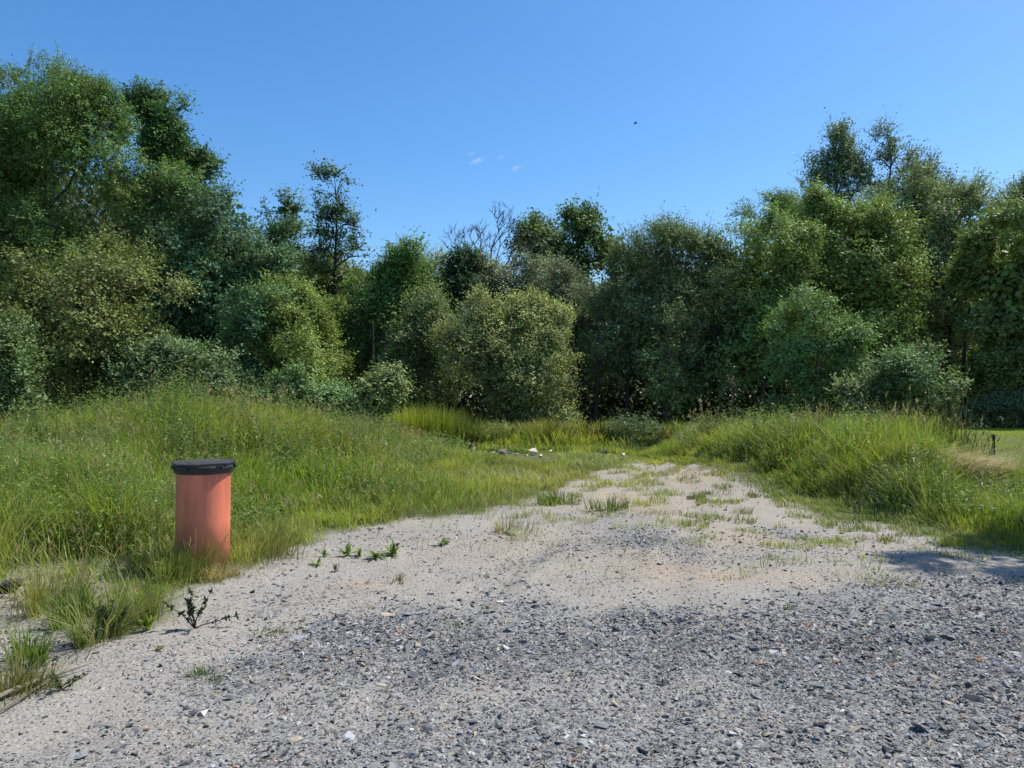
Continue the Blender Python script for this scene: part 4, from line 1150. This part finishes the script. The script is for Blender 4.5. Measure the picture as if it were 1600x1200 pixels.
tree("aspen_tree", "silvery aspen with pointed tip, tallest tree of the group behind the lawn", "tree", 47, 1315,
     [(1315, 205, 9, 16), (1300, 225, 16, 14), (1322, 232, 16, 18), (1284, 250, 16, 14), (1305, 262, 28, 22), (1335, 262, 18, 22), (1275, 290, 24, 24), (1312, 295, 36, 24), (1340, 300, 24, 26), (1300, 325, 50, 20)],
     ASPEN, "aspens behind the rounded trees", gs=1.0, warp=.5, k=.85, gap=.41, freq=2.4, ratio=.65, inner=0, leaf=.0042, up=.7)
tree("aspen_tree", "silvery aspen with several spiky tips and a thin visible trunk", "tree", 47, 1382,
     [(1370, 220, 8, 16), (1390, 210, 8, 14), (1368, 250, 16, 18), (1395, 245, 18, 20), (1420, 240, 14, 18), (1370, 285, 20, 24), (1410, 275, 26, 22), (1395, 310, 40, 22), (1432, 275, 12, 18)],
     ASPEN, "aspens behind the rounded trees", gs=1.0, warp=.5, k=.85, gap=.41, freq=2.4, ratio=.65, inner=0, leaf=.0042, up=.7)
tree("aspen_tree", "short thin aspen tip showing just beside the spiky one", "tree", 47, 1462,
     [(1465, 262, 7, 12), (1450, 280, 12, 10), (1462, 295, 16, 14), (1450, 320, 30, 20)],
     ASPEN, "aspens behind the rounded trees", k=.95, gap=.40, freq=1.8, ratio=.65, inner=0, leaf=.0042, up=.5)
tree("hazel_tree", "light green tree below the pointed robinia, next to the wide willow", "tree", 29, 1190,
     [(1185, 390, 46, 26), (1220, 395, 40, 30), (1160, 425, 46, 36), (1215, 440, 56, 44), (1165, 480, 60, 50), (1225, 500, 55, 50), (1175, 550, 65, 45), (1235, 560, 50, 40), (1140, 590, 50, 35)],
     (.085, .125, .036), k=1.1, gap=.40, freq=1.2, ratio=.45, yel=.14)
tree("wild_cherry", "sunny green round tree in front of the two tall aspens", "tree", 31, 1335,
     [(1335, 335, 46, 26), (1295, 355, 36, 28), (1375, 365, 40, 28), (1335, 390, 66, 44), (1285, 410, 44, 40), (1390, 410, 46, 42), (1335, 450, 80, 50), (1280, 470, 50, 40), (1395, 480, 50, 50), (1340, 520, 70, 50)],
     (.095, .135, .034), k=1.1, gap=.38, freq=1.3, ratio=.48, yel=.15)
tree("bay_willow", "broad domed pale green tree beside the sunny round tree", "tree", 33, 1485,
     [(1470, 310, 54, 34), (1515, 322, 40, 38), (1430, 335, 40, 32), (1475, 365, 76, 46), (1535, 375, 28, 44), (1425, 400, 50, 50), (1500, 430, 60, 50), (1440, 470, 60, 55), (1500, 500, 50, 50), (1420, 540, 60, 45)],
     (.10, .13, .055), k=1.1, gap=.37, freq=1.4, ratio=.4)
tree("robinia_sapling", "feathery sunlit young robinia standing out before the dark wood", "tree", 24, 1275,
     [(1275, 470, 26, 18), (1262, 500, 34, 26), (1300, 510, 36, 26), (1240, 535, 28, 24), (1290, 550, 46, 28), (1325, 540, 28, 22), (1255, 575, 34, 24), (1300, 600, 40, 24), (1335, 580, 24, 26), (1270, 615, 40, 24)],
     (.085, .14, .045), k=1.2, gap=.42, freq=1.5, ratio=.35, up=.05, droop=-.3, spray=.034, inner=.02)
tree("elder_shrub", "round pale leaved shrub above the reed clumps on the bank", "shrub", 21, 1425,
     [(1425, 575, 34, 20), (1455, 580, 20, 14), (1400, 590, 30, 20), (1435, 605, 34, 24), (1400, 625, 34, 24)], (.064, .10, .042), k=1.3, gap=.38, freq=1.6, twigs=4, leaf=.0062)
tree("elder_shrub", "narrow pale shrub below the feathery young robinia", "shrub", 21.5, 1342,
     [(1345, 600, 22, 16), (1335, 620, 20, 18), (1350, 635, 20, 14)], (.10, .13, .06), k=1.3, gap=.38, freq=1.6, twigs=4, leaf=.0062)
tree("lime_tree", "bright large leaved tree at the end of the lawn, cut by the picture".replace(", cut by the picture", " behind the stake"), "tree", 27.5, 1600,
     [(1580, 380, 34, 24), (1610, 400, 50, 40), (1570, 430, 40, 34), (1600, 470, 60, 46), (1560, 500, 40, 40), (1605, 540, 60, 44), (1560, 570, 46, 40), (1620, 590, 60, 40), (1690, 450, 70, 110)],
     (.070, .100, .030), k=1.15, gap=.40, freq=1.3, ratio=.62, yel=.18, leaf=.006)
tree("bay_willow", "grey green tree crown behind the bright large leaved tree", "tree", 40, 1600,
     [(1595, 310, 24, 20), (1585, 335, 32, 22), (1620, 330, 40, 40), (1580, 365, 36, 24)], (.085, .11, .055), k=1.2, gap=.40, ratio=.4)
tree("bramble_shrub", "low bramble shrub in the shade at the lawn end", "shrub", 27, 1570,
     [(1570, 630, 34, 16), (1535, 640, 26, 14), (1600, 640, 40, 22)], (.07, .10, .055), k=.8, gap=.44, freq=1.8, twigs=3, inner=0)
# shrubs in front of the centre
tree("bramble_shrub", "grey green bramble shrub at the foot of the yellow green tree", "shrub", 19.5, 465,
     [(450, 625, 36, 22), (480, 615, 36, 20), (465, 645, 46, 20), (430, 640, 24, 22)], (.068, .108, .04), k=1.3, gap=.36, freq=1.6, twigs=4, leaf=.006)
tree("bramble_shrub", "dark green bramble shrub between the grey green one and the arching one", "shrub", 20, 530,
     [(520, 625, 30, 20), (545, 635, 34, 22), (525, 652, 44, 16)], (.06, .10, .04), k=1.3, gap=.36, freq=1.6, twigs=4, leaf=.006)
tree("dogwood_shrub", "arching sunlit shrub whose sprays lean over the dark shade", "shrub", 20.5, 585,
     [(592, 607, 28, 14), (575, 622, 24, 16), (605, 620, 18, 12), (585, 642, 34, 18)], (.095, .125, .045), k=1.2, gap=.38, freq=1.8, twigs=5, leaf=.006, up=.0, droop=-.3)
# a tree standing just outside the picture: its shadow falls on the gravel
tree("cherry_tree", "cherry tree whose shadow falls on the gravel rim of the track", "tree", 9.2, 1960,
     [(1858, -140, 74, 26, 0), (1912, -105, 100, 48, 0), (1975, -50, 160, 100, 0), (2000, 110, 170, 130, 0), (2090, 0, 170, 150, 0)], (.06, .1, .03), gs=1.0, skirt=False, k=.30, gap=.36, freq=.6, leaf=.011, spray=.05, inner=.004)

# bare dead tree
def dead_tree():
    Y = 39.5; x0 = (768 - CX) / F * Y; z0 = float(ground_z(x0, Y))
    root = empty("dead_tree", (x0, Y, z0), "bare leafless dead tree with forked branches against the sky", "tree")
    G = Geo(); r = random.Random(5)
    Z = lambda py: EYE + (HZ - py) / F * Y - z0
    Xp = lambda px: (px - CX) / F * Y - x0
    c = (.10, .085, .07)
    def grow(p, d, L, rad, depth):
        pts = [np.array(p)]; dd = np.array(d, float)
        for i in range(4):
            dd = unit(dd + np.array([r.gauss(0, .13), r.gauss(0, .13), r.gauss(.04, .08)])); pts.append(pts[-1] + dd * L / 4)
        G.tube(pts, np.linspace(rad, rad * .55, 5), 5, c)
        if depth == 0: return
        for q in range(3 if depth > 1 else 3):
            k = r.choice((2, 3, 4)); a = unit(dd + np.array([r.gauss(0, .6), r.gauss(0, .5), r.gauss(.15, .35)]))
            grow(pts[k], a, L * r.uniform(.5, .75), max(rad * .5, .011), depth - 1)
    G.tube([(0, 0, -.2), (0, 0, Z(470)), (Xp(764), .1, Z(440))], [.2, .14, .11], 8, c)
    fork = np.array([Xp(764), .1, Z(440)])
    for px, py, rad in ((746, 398, .075), (794, 407, .07), (768, 386, .06), (730, 412, .045), (810, 416, .04), (780, 382, .04)):
        e = np.array([Xp(px), r.uniform(-.8, .8), Z(py)])
        m = (fork + e) / 2 + np.array([0, 0, -.1])
        G.tube([fork, m, e], [rad, rad * .8, rad * .6], 6, c)
        d = unit(e - m)
        for q in range(3):
            grow(e if q else m, unit(d + np.array([r.gauss(0, .4), r.gauss(0, .4), .25])), r.uniform(.9, 1.3), rad * .55, 3)
    G.build("trunk", M_BARK, root)
    Lf = Geo(); n = 420
    b = np.array([Xp(745), 0, Z(425)]) + RS.normal(0, 1, (n, 3)) * np.array([.55, .5, .28])
    Lf.leaves(b, rdir(n), rdir(n), .2, .12, np.array([.05, .07, .03]) * RS.uniform(.7, 1.3, (n, 1)))
    n = 300
    b = np.array([Xp(803), 0, Z(395)]) + RS.normal(0, 1, (n, 3)) * np.array([.3, .4, .55])
    Lf.leaves(b, rdir(n), rdir(n), .18, .1, np.array([.06, .07, .03]) * RS.uniform(.7, 1.3, (n, 1)))
    Lf.build("foliage", M_LEAF, root)
dead_tree()

# the closed wood behind all of them
def background_wood():
    G = Geo()
    n = 230
    for i in range(n):
        px = -350 + 2300 * (i + RS.random()) / n
        Y = RS.uniform(34, 62)
        top = np.interp(px, [-400, 0, 150, 230, 300, 380, 430, 560, 640, 750, 820, 900, 960, 1000, 1150, 1250, 1320, 1500, 1900], [180, 220, 270, 320, 350, 410, 440, 455, 445, 480, 450, 455, 450, 410, 400, 365, 365, 350, 330]) + RS.normal(0, 14)
        X, _, Z = up(px, top, Y)
        r = RS.uniform(1.6, 2.9)
        col = np.array([.05, .08, .028]) * RS.uniform(.75, 1.25) * np.array([RS.uniform(.9, 1.25), 1, 1])
        zz = Z - r
        while zz > -2.2:
            m = 380
            d = rdir(m); b = np.array([X, Y, zz]) + d * np.array([r * 1.15, r, r]) * (RS.random((m, 1)) ** .4)
            L_ = .3 * RS.uniform(.7, 1.3, m)
            G.leaves(b, rdir(m) + np.array([0, 0, -.2]), unit(np.array([0, 0, .7]) + RS.normal(0, .6, (m, 3))), L_, L_ * .55, col * RS.normal(1, .15, (m, 1)).clip(.5, 1.5))
            zz -= r * 1.1; X += RS.normal(0, .4)
    # shaded undergrowth between the trunks
    m = 110000
    px = RS.uniform(-300, 1900, m); Y = RS.uniform(30.5, 43, m)
    x = (px - CX) / F * Y
    hgt = .3 + 2.6 * fbm(x * .5, Y * .5, seed=200) ** 1.5
    z = H(x, Y) + RS.random(m) * hgt
    L_ = .22 * RS.uniform(.6, 1.3, m)
    G.leaves(np.stack([x, Y, z], -1), rdir(m), unit(np.array([0, -.2, .8]) + RS.normal(0, .5, (m, 3))), L_, L_ * .5, np.array([.045, .075, .025]) * RS.uniform(.6, 1.4, (m, 1)))
    tag(G.build("background_wood", M_LEAF), "dense dark wood and undergrowth closing the view behind the single trees", "wood", kind="stuff")
background_wood()

# dark slender trunks visible in the shade
def shade_trunks():
    r = random.Random(9)
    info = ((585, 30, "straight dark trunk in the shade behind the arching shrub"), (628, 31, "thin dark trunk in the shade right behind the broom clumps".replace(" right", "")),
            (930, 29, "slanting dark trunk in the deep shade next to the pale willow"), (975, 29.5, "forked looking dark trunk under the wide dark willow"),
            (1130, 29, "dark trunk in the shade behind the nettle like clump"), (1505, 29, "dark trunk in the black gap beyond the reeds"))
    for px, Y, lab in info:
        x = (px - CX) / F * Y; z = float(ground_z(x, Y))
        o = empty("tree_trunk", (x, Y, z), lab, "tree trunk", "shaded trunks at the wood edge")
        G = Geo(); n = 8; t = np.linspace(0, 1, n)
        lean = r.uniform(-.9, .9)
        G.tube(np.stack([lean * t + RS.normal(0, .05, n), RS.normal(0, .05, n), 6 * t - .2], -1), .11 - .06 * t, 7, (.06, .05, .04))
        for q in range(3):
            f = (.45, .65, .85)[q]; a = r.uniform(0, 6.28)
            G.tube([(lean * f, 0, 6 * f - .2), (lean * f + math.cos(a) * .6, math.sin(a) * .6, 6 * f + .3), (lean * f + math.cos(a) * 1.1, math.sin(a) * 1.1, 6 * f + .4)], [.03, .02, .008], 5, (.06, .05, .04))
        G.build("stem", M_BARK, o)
        
shade_trunks()

# ------------------------------------------------------------------ bird
bx, by, bz = up(994, 190, 60)
bird = empty("bird", (bx, by, bz), "tiny dark bird flying in the blue sky", "bird")
BM = attr_mat("dark_plumage", .8, .2, 20, .2, .1)
G = Geo(); G.tube([(-.16, 0, 0), (-.12, 0, .01), (-.03, 0, .015), (.06, 0, .01), (.12, 0, .03), (.15, 0, .035), (.18, 0, .03)], [.012, .02, .042, .045, .03, .028, .004], 8, (.03, .03, .035)); G.build("body", BM, bird, True)
for s_ in (-1, 1):
    G = Geo()
    vv = []
    for yy_, zz_, c0, c1 in ((.02, .02, .07, -.04), (.12, .07, .08, -.04), (.24, .06, .03, -.06), (.32, .03, -.05, -.07)):
        vv += [(c0, s_ * yy_, zz_), (c1, s_ * yy_, zz_ - .008), (c1, s_ * yy_, zz_ - .014), (c0, s_ * yy_, zz_ - .012)]
    ff = [[i * 4 + j, i * 4 + (j + 1) % 4, i * 4 + 4 + (j + 1) % 4, i * 4 + 4 + j] for i in range(3) for j in range(4)] + [[12, 13, 14, 15]]
    G.add(vv, None, ff, (.03, .03, .035)); G.build("wing", BM, bird)

# ------------------------------------------------------------------ clouds: small bodies of thin vapour
def cloud_mat():
    m, nt, N, L = new_mat("cloud_vapour")
    out = N.new("ShaderNodeOutputMaterial")
    v = N.new("ShaderNodeVolumePrincipled")
    v.inputs["Color"].default_value = (.97, .98, 1, 1); v.inputs["Anisotropy"].default_value = .2
    tc = N.new("ShaderNodeTexCoord")
    n = N.new("ShaderNodeTexNoise"); n.inputs["Scale"].default_value = 2.4; n.inputs["Detail"].default_value = 6; n.inputs["Roughness"].default_value = .65
    L.new(tc.outputs["Object"], n.inputs["Vector"])
    ln = N.new("ShaderNodeVectorMath"); ln.operation = 'LENGTH'; L.new(tc.outputs["Object"], ln.inputs[0])
    mr = N.new("ShaderNodeMapRange"); mr.inputs[1].default_value = 1.0; mr.inputs[2].default_value = .1; mr.inputs[3].default_value = -.40; mr.inputs[4].default_value = .16
    L.new(ln.outputs["Value"], mr.inputs[0])
    ad = N.new("ShaderNodeMath"); ad.operation = 'ADD'; L.new(n.outputs["Fac"], ad.inputs[0]); L.new(mr.outputs[0], ad.inputs[1])
    m2 = N.new("ShaderNodeMapRange"); m2.inputs[1].default_value = .40; m2.inputs[2].default_value = .95; m2.inputs[3].default_value = 0; m2.inputs[4].default_value = .045
    L.new(ad.outputs[0], m2.inputs[0]); L.new(m2.outputs[0], v.inputs["Density"])
    L.new(v.outputs[0], out.inputs["Volume"])
    return m
M_CLOUD = cloud_mat()
def cloud(px, py, w, h, rot, label):
    D = 1500.0
    x, y_, z = up(px, py, D)
    bm = bmesh.new(); bmesh.ops.create_icosphere(bm, subdivisions=4, radius=1)
    for v in bm.verts:
        k = .8 + .4 * float(fbm([v.co.x * 1.7 + px], [v.co.y * 1.7], [v.co.z * 1.7], seed=8)[0]); v.co *= min(k, 1)
    me = bpy.data.meshes.new("cloud"); bm.to_mesh(me); bm.free(); me.materials.append(M_CLOUD)
    o = bpy.data.objects.new("cloud", me); C.objects.link(o)
    o.location = (x, y_, z); o.scale = (w / F * D / 2, w / F * D / 3, h / F * D / 2); o.rotation_euler = (0, math.radians(-rot), 0)
    return tag(o, label, "cloud", "small wisps of cloud")
cloud(745, 249, 54, 15, 14, "longest thin white wisp of cloud, slightly slanted, in the blue sky")
cloud(736, 238, 24, 12, 0, "faint small puff just above the longest wisp of cloud")
cloud(806, 261, 36, 17, 10, "short white wisp of cloud lower and apart from the longest wisp")
cloud(783, 243, 26, 10, 5, "very faint wisp between the two whiter wisps of cloud")

# ------------------------------------------------------------------ light, sky, camera
N, L = world.node_tree.nodes, world.node_tree.links
bg = N.get("Background") or N.new("ShaderNodeBackground")
sky = N.new("ShaderNodeTexSky"); sky.sky_type = 'NISHITA'; sky.sun_disc = False
sky.sun_elevation = math.radians(SUN_EL); sky.sun_rotation = math.radians(SUN_AZ)
sky.altitude = 300; sky.air_density = 1.0; sky.dust_density = .8; sky.ozone_density = 3.2
hs = N.new("ShaderNodeHueSaturation"); hs.inputs["Saturation"].default_value = 1.28
L.new(sky.outputs[0], hs.inputs["Color"]); L.new(hs.outputs[0], bg.inputs[0]); bg.inputs[1].default_value = .138

sun = bpy.data.lights.new("sun", 'SUN'); sun.energy = 5.0; sun.angle = math.radians(.53); sun.color = (1, .955, .88)
so_ = bpy.data.objects.new("sun", sun); C.objects.link(so_)
az, el = math.radians(SUN_AZ), math.radians(SUN_EL)
from mathutils import Vector
sd = Vector((math.sin(az) * math.cos(el), math.cos(az) * math.cos(el), math.sin(el)))
so_.rotation_euler = sd.to_track_quat('Z', 'Y').to_euler(); so_.location = sd * 60

cam = bpy.data.cameras.new("camera"); cam.sensor_width = 36; cam.lens = 36 * F / 1600
cam.clip_end = 6000; cam.clip_start = .05
co = bpy.data.objects.new("camera", cam); C.objects.link(co)
co.location = (0, 0, EYE)
co.rotation_euler = (math.radians(90) + math.atan((HZ - 600) / F), 0, 0)
sc.camera = co
sc.view_settings.view_transform = 'Standard'; sc.view_settings.look = 'None'
sc.view_settings.exposure = .42; sc.view_settings.gamma = 1
sc.cycles.max_bounces = 6; sc.cycles.diffuse_bounces = 1; sc.cycles.transmission_bounces = 3; sc.cycles.volume_bounces = 1
sc.cycles.use_denoising = True
